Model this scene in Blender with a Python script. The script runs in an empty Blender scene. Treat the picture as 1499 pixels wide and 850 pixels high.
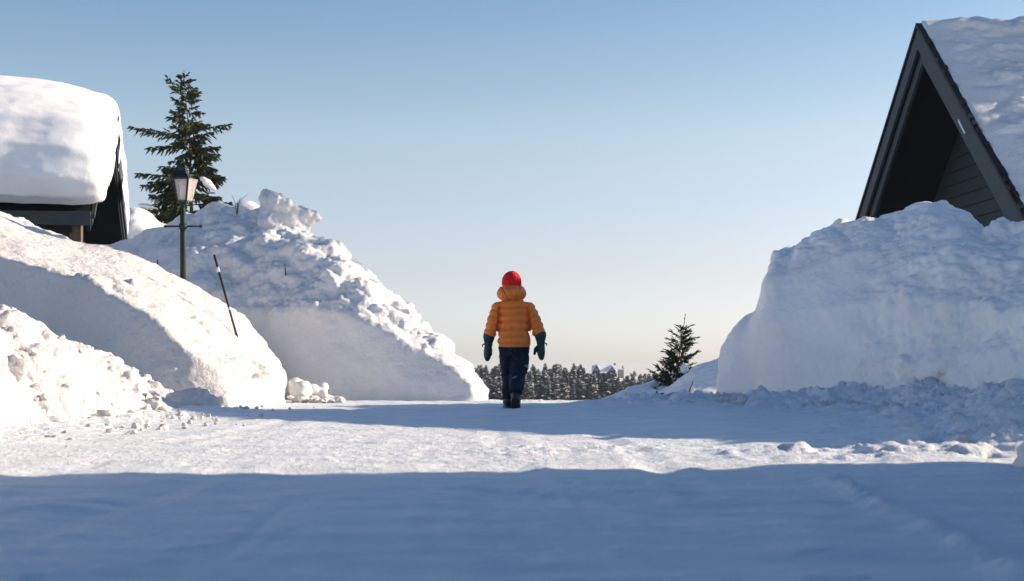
import bpy, bmesh, math, random
import numpy as np
from mathutils import Vector, Matrix

R = math.radians
random.seed(7)
rng = np.random.default_rng(11)
scene = bpy.context.scene
COL = scene.collection

# ------------------------------------------------------------------ camera
CAM_H, FPX, HOR, CX = 0.37, 2082.0, 538.0, 749.5
def at(px, py, Y):
    return np.array([(px - CX) / FPX * Y, Y, CAM_H + (HOR - py) / FPX * Y])

# ------------------------------------------------------------------ noise
def _h(ix, iy, iz, seed):
    with np.errstate(over='ignore'):
        n = (ix.astype(np.int64) * 374761393 + iy.astype(np.int64) * 668265263 + iz.astype(np.int64) * 2147483647 + seed * 974634777)
        n = (n ^ (n >> 13)) * 1274126177
        n = n ^ (n >> 16)
        n = (n * 668265263) ^ (n >> 15)
    return (n & 0xFFFFFF).astype(np.float64) / float(0xFFFFFF)

def vnoise(P, seed=0):
    P = np.asarray(P, float)
    I = np.floor(P).astype(np.int64); F = P - I
    W = F * F * F * (F * (F * 6 - 15) + 10)
    out = 0
    for dx in (0, 1):
        wx = W[:, 0] if dx else 1 - W[:, 0]
        for dy in (0, 1):
            wy = W[:, 1] if dy else 1 - W[:, 1]
            for dz in (0, 1):
                wz = W[:, 2] if dz else 1 - W[:, 2]
                out = out + wx * wy * wz * _h(I[:, 0] + dx, I[:, 1] + dy, I[:, 2] + dz, seed)
    return out * 2 - 1

def fbm(P, octv=4, seed=0, gain=.5):
    a, s, o = 1., 0., 0.
    Q = np.array(P, float)
    for k in range(octv):
        o = o + a * vnoise(Q, seed + k * 17); s += a; a *= gain; Q = Q * 2.03 + 7.7
    return o / s

def billow(P, octv=3, seed=0):
    a, s, o = 1., 0., 0.
    Q = np.array(P, float)
    for k in range(octv):
        o = o + a * np.abs(vnoise(Q, seed + k * 31)); s += a; a *= .5; Q = Q * 2.1 + 3.1
    return o / s

def worley(P, seed=0):
    P = np.asarray(P, float)
    I = np.floor(P).astype(np.int64); F = P - I
    best = np.full(len(P), 9.); val = np.zeros(len(P))
    for dx in (-1, 0, 1):
        for dy in (-1, 0, 1):
            for dz in (-1, 0, 1):
                a, b, c = I[:, 0] + dx, I[:, 1] + dy, I[:, 2] + dz
                d = ((dx + _h(a, b, c, seed) - F[:, 0]) ** 2 + (dy + _h(a, b, c, seed + 5) - F[:, 1]) ** 2
                     + (dz + _h(a, b, c, seed + 9) - F[:, 2]) ** 2)
                m = d < best
                best = np.where(m, d, best); val = np.where(m, _h(a, b, c, seed + 13), val)
    return np.sqrt(best), val

def lumps(P, scale, seed=0, keep=.6):
    """rounded clods: each worley cell is a dome of its own height"""
    d, v = worley(P * scale, seed)
    return np.clip(1 - (d / .62) ** 2, 0, 1) ** .6 * np.clip((v - (1 - keep)) / keep, 0, 1) / scale

def softlump(P, scale, seed, keep):
    Q = P + .35 / scale * np.stack([vnoise(P * scale * 1.7 + k * 31.7, seed + 40 + k) for k in range(3)], 1)
    d, v = worley(Q * scale, seed)
    return np.clip(1 - (d / .75) ** 2, 0, 1) * np.clip((v - (1 - keep)) / keep, 0, 1) / scale

def sstep(a, b, x):
    t = np.clip((x - a) / (b - a), 0, 1)
    return t * t * (3 - 2 * t)

# ------------------------------------------------------------------ mesh helpers
def mesh_from(verts, faces, name='mesh', smooth=True):
    me = bpy.data.meshes.new(name)
    verts = np.asarray(verts, dtype=np.float32)
    if isinstance(faces, np.ndarray):
        k = faces.shape[1]; nf = len(faces)
        me.vertices.add(len(verts)); me.vertices.foreach_set('co', verts.ravel())
        me.loops.add(nf * k); me.loops.foreach_set('vertex_index', faces.astype(np.int32).ravel())
        me.polygons.add(nf); me.polygons.foreach_set('loop_start', np.arange(0, nf * k, k, dtype=np.int32))
        me.update(calc_edges=True); me.validate()
    else:
        me.from_pydata([tuple(v) for v in verts.tolist()], [], faces); me.update()
    me.polygons.foreach_set('use_smooth', [smooth] * len(me.polygons))
    return me

def link(name, me, mats, parent=None):
    o = bpy.data.objects.new(name, me)
    COL.objects.link(o)
    if mats is not None:
        for m in (mats if isinstance(mats, (list, tuple)) else [mats]): me.materials.append(m)
    if parent is not None: o.parent = parent
    return o

def thing(name, label, cat, loc=(0, 0, 0), rotz=0, group=None):
    o = bpy.data.objects.new(name, None); COL.objects.link(o)
    o.location = loc; o.rotation_euler = (0, 0, rotz); o.empty_display_size = .2
    o['label'] = label; o['category'] = cat
    if group: o['group'] = group
    return o

def tag(o, label=None, cat=None, group=None, kind=None):
    if label: o['label'] = label
    if cat: o['category'] = cat
    if group: o['group'] = group
    if kind: o['kind'] = kind
    return o

class MB:
    """collects simple shapes into one mesh"""
    def __init__(s): s.v = []; s.f = []; s.m = []
    def add(s, v, f, mi=0):
        b = len(s.v); s.v += [tuple(p) for p in v]; s.f += [tuple(i + b for i in q) for q in f]; s.m += [mi] * len(f)
    def box(s, c, size, mat=None, mi=0):
        x, y, z = [k / 2 for k in size]
        v = [Vector((sx * x, sy * y, sz * z)) for sx in (-1, 1) for sy in (-1, 1) for sz in (-1, 1)]
        if mat is not None: v = [mat @ p for p in v]
        v = [p + Vector(c) for p in v]
        s.add(v, [(0, 1, 3, 2), (4, 6, 7, 5), (0, 4, 5, 1), (2, 3, 7, 6), (0, 2, 6, 4), (1, 5, 7, 3)], mi)
    def prism(s, poly, ext, mi=0):
        """poly list of 3D points, ext vector"""
        n = len(poly); e = Vector(ext)
        v = [Vector(p) for p in poly] + [Vector(p) + e for p in poly]
        s.add(v, [tuple(range(n))[::-1], tuple(range(n, 2 * n))] + [(i, (i + 1) % n, n + (i + 1) % n, n + i) for i in range(n)], mi)
    def tube(s, pts, rad, n=10, cap=True, mi=0):
        pts = [Vector(p) for p in pts]
        if not hasattr(rad, '__len__'): rad = [rad] * len(pts)
        rings = []
        for i, p in enumerate(pts):
            t = (pts[min(i + 1, len(pts) - 1)] - pts[max(i - 1, 0)]).normalized()
            a = t.cross(Vector((0, 1, 0)) if abs(t.y) < .9 else Vector((1, 0, 0))).normalized(); b = t.cross(a)
            rings.append([p + (a * math.cos(2 * math.pi * k / n) + b * math.sin(2 * math.pi * k / n)) * rad[i] for k in range(n)])
        v = [q for r in rings for q in r]; f = []
        for i in range(len(rings) - 1):
            for k in range(n):
                f.append((i * n + k, i * n + (k + 1) % n, (i + 1) * n + (k + 1) % n, (i + 1) * n + k))
        if cap: f += [tuple(range(n)), tuple(range((len(rings) - 1) * n, len(rings) * n))[::-1]]
        s.add(v, f, mi)
    def lathe(s, prof, n=16, c=(0, 0, 0), rot=0, mi=0):
        v = []; f = []
        for (r, z) in prof:
            for k in range(n):
                a = rot + 2 * math.pi * k / n
                v.append((c[0] + r * math.cos(a), c[1] + r * math.sin(a), c[2] + z))
        for i in range(len(prof) - 1):
            for k in range(n): f.append((i * n + k, i * n + (k + 1) % n, (i + 1) * n + (k + 1) % n, (i + 1) * n + k))
        f += [tuple(range(n))[::-1], tuple(range((len(prof) - 1) * n, len(prof) * n))]
        s.add(v, f, mi)
    def ellipsoid(s, c, r, mat=None, nu=16, nv=10, mi=0):
        v = []; f = []
        for j in range(nv + 1):
            th = math.pi * (j + .001) / (nv + .002)
            for k in range(nu):
                ph = 2 * math.pi * k / nu
                p = Vector((r[0] * math.sin(th) * math.cos(ph), r[1] * math.sin(th) * math.sin(ph), r[2] * math.cos(th)))
                if mat is not None: p = mat @ p
                v.append(p + Vector(c))
        for j in range(nv):
            for k in range(nu): f.append((j * nu + k, (j + 1) * nu + k, (j + 1) * nu + (k + 1) % nu, j * nu + (k + 1) % nu))
        f += [tuple(range(nu)), tuple(range(nv * nu, (nv + 1) * nu))[::-1]]
        s.add(v, f, mi)
    def mesh(s, name='mesh', smooth=False):
        me = mesh_from(np.array([tuple(p) for p in s.v]), s.f, name, smooth)
        bm = bmesh.new(); bm.from_mesh(me); bmesh.ops.recalc_face_normals(bm, faces=bm.faces); bm.to_mesh(me); bm.free()
        if max(s.m, default=0) > 0: me.polygons.foreach_set('material_index', s.m)
        return me
    def build(s, name, mats, parent=None, smooth=False, bevel=0):
        o = link(name, s.mesh(name, smooth), mats, parent)
        if bevel:
            b = o.modifiers.new('bevel', 'BEVEL'); b.width = bevel; b.segments = 2; b.limit_method = 'ANGLE'
        return o

def evaluated(me, mods):
    o = bpy.data.objects.new('scratch', me); COL.objects.link(o)
    for typ, kw in mods:
        m = o.modifiers.new(typ, typ)
        for k, v in kw.items(): setattr(m, k, v)
    dg = bpy.context.evaluated_depsgraph_get(); dg.update()
    out = bpy.data.meshes.new_from_object(o.evaluated_get(dg), depsgraph=dg)
    bpy.data.objects.remove(o)
    return out

def remesh(me, voxel, smooth_it=3):
    mods = [('REMESH', dict(mode='VOXEL', voxel_size=voxel, adaptivity=0))]
    if smooth_it: mods.append(('SMOOTH', dict(factor=.5, iterations=smooth_it)))
    out = evaluated(me, mods)
    out.polygons.foreach_set('use_smooth', [True] * len(out.polygons))
    return out

def co_no(me):
    n = len(me.vertices)
    P = np.empty(n * 3, np.float32); me.vertices.foreach_get('co', P)
    N = np.empty(n * 3, np.float32); me.vertex_normals.foreach_get('vector', N)
    return P.reshape(-1, 3).astype(float), N.reshape(-1, 3).astype(float)

def set_co(me, P):
    me.vertices.foreach_set('co', P.astype(np.float32).ravel()); me.update()

def catmull(S, n):
    """S (m,k,3) control stations -> upsampled along axis 0, n per span"""
    S = np.asarray(S, float); m = len(S)
    out = []
    for i in range(m - 1):
        p0, p1, p2, p3 = S[max(i - 1, 0)], S[i], S[i + 1], S[min(i + 2, m - 1)]
        for t in np.linspace(0, 1, n, endpoint=False):
            out.append(.5 * ((2 * p1) + (-p0 + p2) * t + (2 * p0 - 5 * p1 + 4 * p2 - p3) * t * t + (-p0 + 3 * p1 - 3 * p2 + p3) * t ** 3))
    out.append(S[-1])
    return np.array(out)

def loft(stations, n=6):
    S = catmull(stations, n); m, k, _ = S.shape
    v = S.reshape(-1, 3).tolist(); f = []
    for i in range(m - 1):
        for j in range(k): f.append((i * k + j, i * k + (j + 1) % k, (i + 1) * k + (j + 1) % k, (i + 1) * k + j))
    for base, s in ((0, 1), ((m - 1) * k, -1)):
        c = len(v); v.append(S[0 if base == 0 else -1].mean(0).tolist())
        for j in range(k): f.append((c, base + j, base + (j + 1) % k)[::-s])
    me = mesh_from(np.array(v), f)
    bm = bmesh.new(); bm.from_mesh(me); bmesh.ops.recalc_face_normals(bm, faces=bm.faces); bm.to_mesh(me); bm.free()
    return me

# ------------------------------------------------------------------ materials
def new_mat(name):
    m = bpy.data.materials.new(name); m.use_nodes = True
    nt = m.node_tree; b = nt.nodes['Principled BSDF']
    return m, nt, b

def nd(nt, typ, **kw):
    n = nt.nodes.new(typ)
    for k, v in kw.items():
        if k in n.inputs: n.inputs[k].default_value = v
        else: setattr(n, k, v)
    return n

def simple(name, col, rough=.6, var=.15, scale=8., bump=0., bscale=40., metallic=0., spec=.5):
    m, nt, b = new_mat(name)
    tc = nd(nt, 'ShaderNodeTexCoord')
    no = nd(nt, 'ShaderNodeTexNoise', Scale=scale, Detail=5.)
    nt.links.new(tc.outputs['Object'], no.inputs['Vector'])
    r = nd(nt, 'ShaderNodeValToRGB')
    r.color_ramp.elements[0].position = .3; r.color_ramp.elements[1].position = .7
    r.color_ramp.elements[0].color = (*[c * (1 - var) for c in col], 1)
    r.color_ramp.elements[1].color = (*[min(1, c * (1 + var)) for c in col], 1)
    nt.links.new(no.outputs['Fac'], r.inputs['Fac']); nt.links.new(r.outputs['Color'], b.inputs['Base Color'])
    b.inputs['Roughness'].default_value = rough; b.inputs['Metallic'].default_value = metallic
    b.inputs['Specular IOR Level'].default_value = spec
    if bump:
        n2 = nd(nt, 'ShaderNodeTexNoise', Scale=bscale, Detail=6.)
        nt.links.new(tc.outputs['Object'], n2.inputs['Vector'])
        bp = nd(nt, 'ShaderNodeBump', Strength=bump, Distance=.02)
        nt.links.new(n2.outputs['Fac'], bp.inputs['Height']); nt.links.new(bp.outputs['Normal'], b.inputs['Normal'])
    return m

def snow_mat(name, col=(.86, .87, .89), fine=.35, coarse=.35, dirt=0., packed=0.):
    m, nt, b = new_mat(name)
    L = nt.links.new
    tc = nd(nt, 'ShaderNodeTexCoord')
    n0 = nd(nt, 'ShaderNodeTexNoise', Scale=1.3, Detail=6.); L(tc.outputs['Object'], n0.inputs['Vector'])
    r = nd(nt, 'ShaderNodeValToRGB')
    r.color_ramp.elements[0].position = .35; r.color_ramp.elements[1].position = .65
    r.color_ramp.elements[0].color = (*[c * .93 for c in col], 1); r.color_ramp.elements[1].color = (*col, 1)
    L(n0.outputs['Fac'], r.inputs['Fac']); colout = r.outputs['Color']
    if dirt:
        nD = nd(nt, 'ShaderNodeTexNoise', Scale=19., Detail=7., Roughness=.65); L(tc.outputs['Object'], nD.inputs['Vector'])
        nE = nd(nt, 'ShaderNodeTexNoise', Scale=1.1, Detail=3.); L(tc.outputs['Object'], nE.inputs['Vector'])
        rD = nd(nt, 'ShaderNodeMapRange'); rD.inputs[1].default_value = .58; rD.inputs[2].default_value = .72; L(nD.outputs['Fac'], rD.inputs[0])
        rE = nd(nt, 'ShaderNodeMapRange'); rE.inputs[1].default_value = .45; rE.inputs[2].default_value = .7; L(nE.outputs['Fac'], rE.inputs[0])
        mu = nd(nt, 'ShaderNodeMath', operation='MULTIPLY'); L(rD.outputs[0], mu.inputs[0]); L(rE.outputs[0], mu.inputs[1])
        m2 = nd(nt, 'ShaderNodeMath', operation='MULTIPLY'); m2.inputs[1].default_value = dirt; L(mu.outputs[0], m2.inputs[0])
        mx = nd(nt, 'ShaderNodeMixRGB'); mx.inputs[2].default_value = (.30, .25, .18, 1); L(m2.outputs[0], mx.inputs[0]); L(colout, mx.inputs[1])
        colout = mx.outputs[0]
    L(colout, b.inputs['Base Color'])
    b.inputs['Roughness'].default_value = .55; b.inputs['Specular IOR Level'].default_value = .25
    n1 = nd(nt, 'ShaderNodeTexNoise', Scale=22., Detail=8., Roughness=.62); L(tc.outputs['Object'], n1.inputs['Vector'])
    n2 = nd(nt, 'ShaderNodeTexNoise', Scale=120., Detail=4., Roughness=.6); L(tc.outputs['Object'], n2.inputs['Vector'])
    b1 = nd(nt, 'ShaderNodeBump', Strength=coarse, Distance=.03); L(n1.outputs['Fac'], b1.inputs['Height'])
    b2 = nd(nt, 'ShaderNodeBump', Strength=fine, Distance=.008); L(n2.outputs['Fac'], b2.inputs['Height']); L(b1.outputs['Normal'], b2.inputs['Normal'])
    L(b2.outputs['Normal'], b.inputs['Normal'])
    return m

def road_mat():
    m = snow_mat('packed_road_snow', (.82, .85, .875), fine=.7, coarse=.7)
    nt = m.node_tree; L = nt.links.new; b = nt.nodes['Principled BSDF']
    tc = nd(nt, 'ShaderNodeTexCoord'); mp = nd(nt, 'ShaderNodeMapping'); mp.inputs['Scale'].default_value = (1.1, 4.5, 1)
    L(tc.outputs['Object'], mp.inputs['Vector'])
    n1 = nd(nt, 'ShaderNodeTexNoise', Scale=1.4, Detail=9., Roughness=.62, Distortion=.6); L(mp.outputs['Vector'], n1.inputs['Vector'])
    r = nd(nt, 'ShaderNodeValToRGB'); r.color_ramp.elements[0].position = .34; r.color_ramp.elements[1].position = .66
    r.color_ramp.elements[0].color = (.66, .745, .81, 1); r.color_ramp.elements[1].color = (.88, .885, .89, 1)   # glazed ice / loose powder
    L(n1.outputs['Fac'], r.inputs['Fac']); L(r.outputs['Color'], b.inputs['Base Color'])
    return m

def wood_mat(name, col, axis='X', rough=.65, var=.3, bump=.3):
    m, nt, b = new_mat(name); L = nt.links.new
    tc = nd(nt, 'ShaderNodeTexCoord'); mp = nd(nt, 'ShaderNodeMapping')
    mp.inputs['Scale'].default_value = {'X': (1.2, 14, 14), 'Y': (14, 1.2, 14), 'Z': (14, 14, 1.2)}[axis]
    L(tc.outputs['Object'], mp.inputs['Vector'])
    no = nd(nt, 'ShaderNodeTexNoise', Scale=3., Detail=8., Roughness=.6); L(mp.outputs['Vector'], no.inputs['Vector'])
    r = nd(nt, 'ShaderNodeValToRGB'); r.color_ramp.elements[0].position = .3; r.color_ramp.elements[1].position = .72
    r.color_ramp.elements[0].color = (*[c * (1 - var) for c in col], 1); r.color_ramp.elements[1].color = (*[c * (1 + var) for c in col], 1)
    L(no.outputs['Fac'], r.inputs['Fac']); L(r.outputs['Color'], b.inputs['Base Color'])
    b.inputs['Roughness'].default_value = rough; b.inputs['Specular IOR Level'].default_value = .3
    bp = nd(nt, 'ShaderNodeBump', Strength=bump, Distance=.01); L(no.outputs['Fac'], bp.inputs['Height']); L(bp.outputs['Normal'], b.inputs['Normal'])
    return m

M = dict(
    road=road_mat(),
    crumb=snow_mat('crumbly_snow', (.705, .70, .695), fine=.7, coarse=.9, dirt=.08),
    snow=snow_mat('bank_snow', (.76, .765, .775), fine=.5, coarse=.6, dirt=.12),
    dirty=snow_mat('cut_bank_snow', (.95, .925, .90), fine=.4, coarse=.4, dirt=.42),
    roof_snow=snow_mat('roof_snow', (.87, .88, .9), fine=.2, coarse=.12),
    black_wood=wood_mat('black_stained_wood', (.012, .014, .015), 'X'),
    dark_wood=wood_mat('dark_grey_wood', (.045, .055, .06), 'X'),
    siding=wood_mat('dark_siding', (.03, .038, .042), 'Y'),
    barge=wood_mat('grey_barge_wood', (.038, .050, .058), 'Y'),
    post_wood=wood_mat('weathered_post_wood', (.11, .09, .07), 'Z'),
    iron=simple('dark_green_iron', (.012, .022, .02), rough=.6, var=.2, bump=.1, spec=.25),
    copper=simple('lantern_roof_metal', (.013, .012, .012), rough=.4, var=.3),
    bark=simple('bark', (.12, .085, .06), rough=.9, var=.4, scale=30, bump=.5),
    needle=simple('spruce_needles', (.045, .07, .03), rough=.7, var=.5, scale=5),
    needle_brown=simple('spruce_needles_light', (.085, .095, .038), rough=.7, var=.4, scale=5),
    far_green=simple('far_conifer_needles', (.022, .038, .042), rough=.85, var=.4, scale=.6),
    far_bark=simple('far_bark', (.07, .05, .04), rough=.9),
    far_snow=simple('branch_snow', (.8, .82, .85), rough=.7, var=.03),
    jacket=simple('orange_nylon', (.80, .20, .024), rough=.5, var=.08, scale=12, bump=.25, bscale=60),
    hat=simple('red_knit', (.72, .006, .016), rough=.85, var=.15, scale=30, bump=.3, bscale=150),
    trouser=simple('navy_snow_trousers', (.006, .012, .026), spec=.25, rough=.7, var=.25, scale=8, bump=.3, bscale=25),
    mitten=simple('dark_green_mitten', (.008, .032, .03), rough=.6, var=.2, scale=20, bump=.2, bscale=60),
    boot=simple('black_boot', (.01, .012, .014), rough=.45, var=.3, scale=20, bump=.2, bscale=50),
    reflect=simple('grey_reflective_print', (.14, .16, .20), rough=.35, var=.05),
    skin=simple('skin', (.55, .33, .25), rough=.55, var=.05),
    eye=simple('eye_white', (.7, .7, .7), rough=.2, var=.02),
    stick=simple('black_marker_pole', (.015, .014, .013), rough=.5),
    band=simple('reflective_band', (.7, .7, .68), rough=.4, var=.03),
    red_band=simple('dull_red_pole', (.10, .025, .02), rough=.5),
    chalet=simple('far_chalet_wall', (.03, .035, .045), rough=.8),
    chalet_light=simple('far_chalet_pale_wall', (.33, .25, .18), rough=.8),
    pane=simple('window_pane', (.25, .3, .36), rough=.15, var=.05),
    bulb=simple('lamp_bulb', (.75, .72, .66), rough=.3, var=.02),
)
# lantern glass
m, nt, b = new_mat('lantern_glass')
b.inputs['Base Color'].default_value = (.95, .91, .89, 1); b.inputs['Roughness'].default_value = .18
b.inputs['Transmission Weight'].default_value = .75; b.inputs['IOR'].default_value = 1.1
M['glass'] = m

# ------------------------------------------------------------------ ground
def terrain(X, Y):
    z = -.03 * np.maximum(Y - 15.6, 0) * sstep(15.2, 18.5, Y)
    z = np.maximum(z, -8.0)
    up = sstep(255, 420, Y) * 5.8
    far = -.09 * np.maximum(Y - 425, 0)
    far = np.maximum(far, -300)
    return z + up + far

RB = [at(1052, 585, 14.6), at(1110, 587, 14.2), at(1150, 590, 13.9), at(1220, 594, 13.5), at(1300, 600, 13.0), at(1390, 606, 12.4),
      at(1450, 612, 11.8), at(1530, 625, 10.6), np.array([3.3, 8.6, 0]), np.array([2.75, 6.9, 0])]
def poly_dist(X, Y, pts):
    d = np.full(X.shape, 1e9)
    for a, b in zip(pts[:-1], pts[1:]):
        ax, ay, bx, by = a[0], a[1], b[0], b[1]
        t = np.clip(((X - ax) * (bx - ax) + (Y - ay) * (by - ay)) / ((bx - ax) ** 2 + (by - ay) ** 2), 0, 1)
        d = np.minimum(d, np.hypot(X - ax - t * (bx - ax), Y - ay - t * (by - ay)))
    return d

def seg_line(X, Y, a, b, w):
    return np.exp(-(poly_dist(X, Y, [np.array(a), np.array(b)]) / w) ** 2)

def build_ground():
    def ax(parts):
        out = []
        for a, b, n in parts: out.append(np.linspace(a, b, n, endpoint=False))
        return np.concatenate(out)
    xs = np.concatenate([-np.geomspace(6000, 10, 40, endpoint=False), ax([(-10, -4.2, 40), (-4.2, 4.6, 560), (4.6, 10, 40)]), np.geomspace(10, 6000, 40)])
    ys = np.concatenate([-np.geomspace(200, 4, 20, endpoint=False), ax([(-4, 2.2, 60)]), np.geomspace(2.2, 17.5, 720, endpoint=False), ax([(17.5, 40, 60), (40, 440, 120)]), np.geomspace(440, 6000, 40)])
    X, Y = np.meshgrid(xs, ys); x = X.ravel(); y = Y.ravel()
    z = terrain(x, y)
    near = (np.abs(x) < 10) & (y > -4) & (y < 40)
    xn, yn = x[near], y[near]
    P = np.stack([xn, yn, np.zeros_like(xn)], 1)
    h = .022 * fbm(P * .45, 3, 1) + .008 * fbm(P * np.array([1.2, 3.0, 1]), 4, 2)
    # scraped streaks left by the plough, running along the road with a little wander
    h += .007 * fbm(P * np.array([5., 1.0, 1]), 3, 3) + .009 * fbm(P * np.array([1.6, 6., 1]), 4, 33)
    h += .007 * billow(P * 9, 4, 4) + .006 * softlump(P + .02 * fbm(P * 8, 2, 44)[:, None], 7, 45, .35) / .14
    # rough patches
    rough = sstep(.05, .5, fbm(P * .7, 3, 5) + .9 * np.exp(-(((xn - .1) / 1.3) ** 2 + ((yn - 6.2) / .9) ** 2)) - .25)
    h += rough * (.018 * billow(P * 13, 3, 6) + .18 * softlump(P, 16, 7, .4))
    # broken apron along the right bank
    d = poly_dist(xn, yn, RB)
    m = np.maximum(sstep(1.9, .2, d + .5 * fbm(P * 1.5, 2, 8)) * sstep(5.5, 6.5, yn), .5 * np.exp(-((xn - 1.7) / .8) ** 2 - ((yn - 6.0) / .45) ** 2))
    h += .15 * sstep(.85, .0, d + .3 * fbm(P * 1.3, 3, 46)) * sstep(6.0, 7.5, yn) * sstep(14.6, 13.0, yn)
    h += m * (.015 + .08 * fbm(P * 3, 3, 9) + .55 * softlump(P, 6, 10, .6) + .45 * softlump(P, 14, 11, .6) + .05 * billow(P * 12, 3, 12))
    # loose edge along the left heap
    m2 = sstep(.9, .1, np.abs(xn + 2.9) + .3 * fbm(P * 1.3, 2, 13)) * sstep(13.5, 12.5, yn)
    h += m2 * (.02 + .03 * billow(P * 10, 3, 14) + .3 * softlump(P, 14, 15, .5))
    # thin windrow and ski mark in the foreground
    h += seg_line(xn, yn, (1.05, 4.6), (.88, 2.3), .05) * (.017 * (1 + .9 * fbm(P * 14, 2, 16)) + .3 * softlump(P, 15, 17, .5))
    for (xa, xb, ww) in ((-1.15, -.95, .07), (-.05, .02, .08), (.55, .5, .06), (-1.75, -1.5, .08)):   # shallow tyre tracks with raised lips
        wob = .10 * fbm(np.stack([yn * .35, yn * 0 + xa, yn * 0], 1), 2, 34)
        c = xa + (xb - xa) * (yn - 3) / 10 + wob
        dd = (xn - c) / ww
        h += (-.009 * np.exp(-dd ** 2) + .004 * np.exp(-((np.abs(dd) - 1.6) / .6) ** 2)) * (.55 + .9 * fbm(P * np.array([1., .8, 1]), 2, 35)) * sstep(14, 12, yn)
    h += -.006 * seg_line(xn, yn, (-.66, 4.5), (-.56, 2.7), .016) * sstep(2.6, 3.0, yn) * sstep(4.5, 4.0, yn)
    fade = sstep(10, 7, np.abs(xn))
    z[near] += h * fade * sstep(40, 20, yn)
    nx, ny = len(xs), len(ys)
    i = np.arange(nx * ny).reshape(ny, nx)
    f = np.stack([i[:-1, :-1], i[:-1, 1:], i[1:, 1:], i[1:, :-1]], -1).reshape(-1, 4)
    o = link('snowy_ground', mesh_from(np.stack([x, y, z], 1), f, 'snowy_ground'), M['road'])
    tag(o, 'packed snow road and open snowfield reaching the far hill', 'ground', kind='structure')
build_ground()

# ------------------------------------------------------------------ snow banks
def bank(name, label, stations, voxel, disp, mat=None, n=6, smooth=4, cat='snowbank', group=None):
    """stations: list of front->back crest points (world xyz); closed underneath"""
    S = []
    for st in stations:
        st = [np.array(p, float) for p in st]
        zb = -.35 + min(0, terrain(np.array([0.]), np.array([st[0][1]]))[0])
        f = st[0].copy(); f[2] = zb; bk = st[-1].copy(); bk[2] = zb
        S.append(st + [bk, f])
    me = remesh(loft(S, n), voxel * 1.15, smooth)
    P, N = co_no(me)
    set_co(me, disp(P, N, 1))
    me = remesh(me, voxel, 1)
    P, N = co_no(me)
    set_co(me, disp(P, N, 2))
    o = link(name, me, mat or M['snow'])
    tag(o, label, cat, group)
    return o

def general_disp(big=.07, mid=.05, lump=1., fine=.012, rubble=None, seed=0, streak=None):
    def fn(P, N, stage):
        r = np.ones(len(P)) if rubble is None else rubble(P, N)
        if stage == 1:
            d = big * fbm(P * .9, 3, seed) + .35 * mid * r * fbm(P * np.array([1.5, 1.5, 2.6]), 3, seed + 8)
            d += r * mid * .55 * (billow(P * 2.2, 3, seed + 1) * 2 - .6)
            d += r * lump * (.55 * softlump(P, 2.6, seed + 2, .35) + .5 * softlump(P, 5., seed + 3, .45))
            if streak is not None: d += streak(P, N)
        else:
            d = r * lump * (.46 * softlump(P, 10, seed + 6, .5) + .48 * softlump(P, 20, seed + 4, .6))
            d += fine * (1.5 * fbm(P * 5, 3, seed + 7) + (billow(P * 14, 3, seed + 5) * 2 - .5)) * (.35 + .65 * r)
        return P + N * d[:, None]
    return fn

def back(K, dx, dy, z=-.2):
    return np.array([K[0] + dx, K[1] + dy, z])

# bank A : the tall mound left of the child
A = []
for (px, Yf, cpy, Yc, mpy, Ym, kpy, Yk) in [
    (150, 17.4, 420, 17.5, 385, 18.2, 352, 19.2),
    (215, 17.2, 425, 17.3, 378, 18.0, 336, 19.1),
    (300, 16.9, 445, 17.1, 365, 17.9, 304, 19.0),
    (350, 16.8, 452, 17.0, 362, 17.8, 305, 18.9),
    (412, 16.6, 458, 16.8, 362, 17.5, 303, 18.6),
    (470, 16.4, 455, 16.6, 388, 17.3, 344, 18.2),
    (540, 16.2, 470, 16.4, 428, 16.9, 392, 17.7),
    (600, 16.05, 505, 16.25, 475, 16.7, 453, 17.3),
    (650, 15.95, 532, 16.15, 512, 16.55, 499, 17.1),
    (688, 15.9, 556, 16.05, 544, 16.4, 533, 16.8),
    (705, 15.95, 566, 16.1, 556, 16.4, 550, 16.7)]:
    F = at(px, 586, Yf); F[2] = -.02
    K = at(px, kpy + float(np.interp(px, [400, 480, 600, 680, 710], [0, 5, 9, 14, 16])), Yk)
    A.append([F, at(px + 1, cpy, Yc), at(px, mpy, Ym), K, back(K, .1 if px > 600 else -.3, .9, K[2] * .75), back(K, 0, 2.2)])
def rubA(P, N):
    # smooth plough-cut face low down, broken blocks above
    px = CX + FPX * P[:, 0] / P[:, 1]
    cut = np.interp(px, [150, 300, 400, 470, 540, 600, 650, 705], [1.1, 1.0, .95, .95, .85, .6, .4, .2])
    return np.clip(.12 + sstep(cut - .15, cut + .35, P[:, 2]), 0, 1) * np.interp(px, [150, 240, 330], [.25, .45, 1.])
def strA(P, N):
    Q = P * np.array([5., 5., .5])
    low = sstep(1.1, .7, P[:, 2])
    return low * .022 * fbm(Q, 3, 77) + .06 * sstep(.1, .5, fbm(P * 1.6, 3, 78)) * sstep(.6, 1.2, P[:, 2])
bank('snowbank', 'tall rugged snow mound left of the walking child, lit at its right end', A, .024,
     general_disp(.11, .17, .46, .018, rubA, 20, strA))

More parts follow.
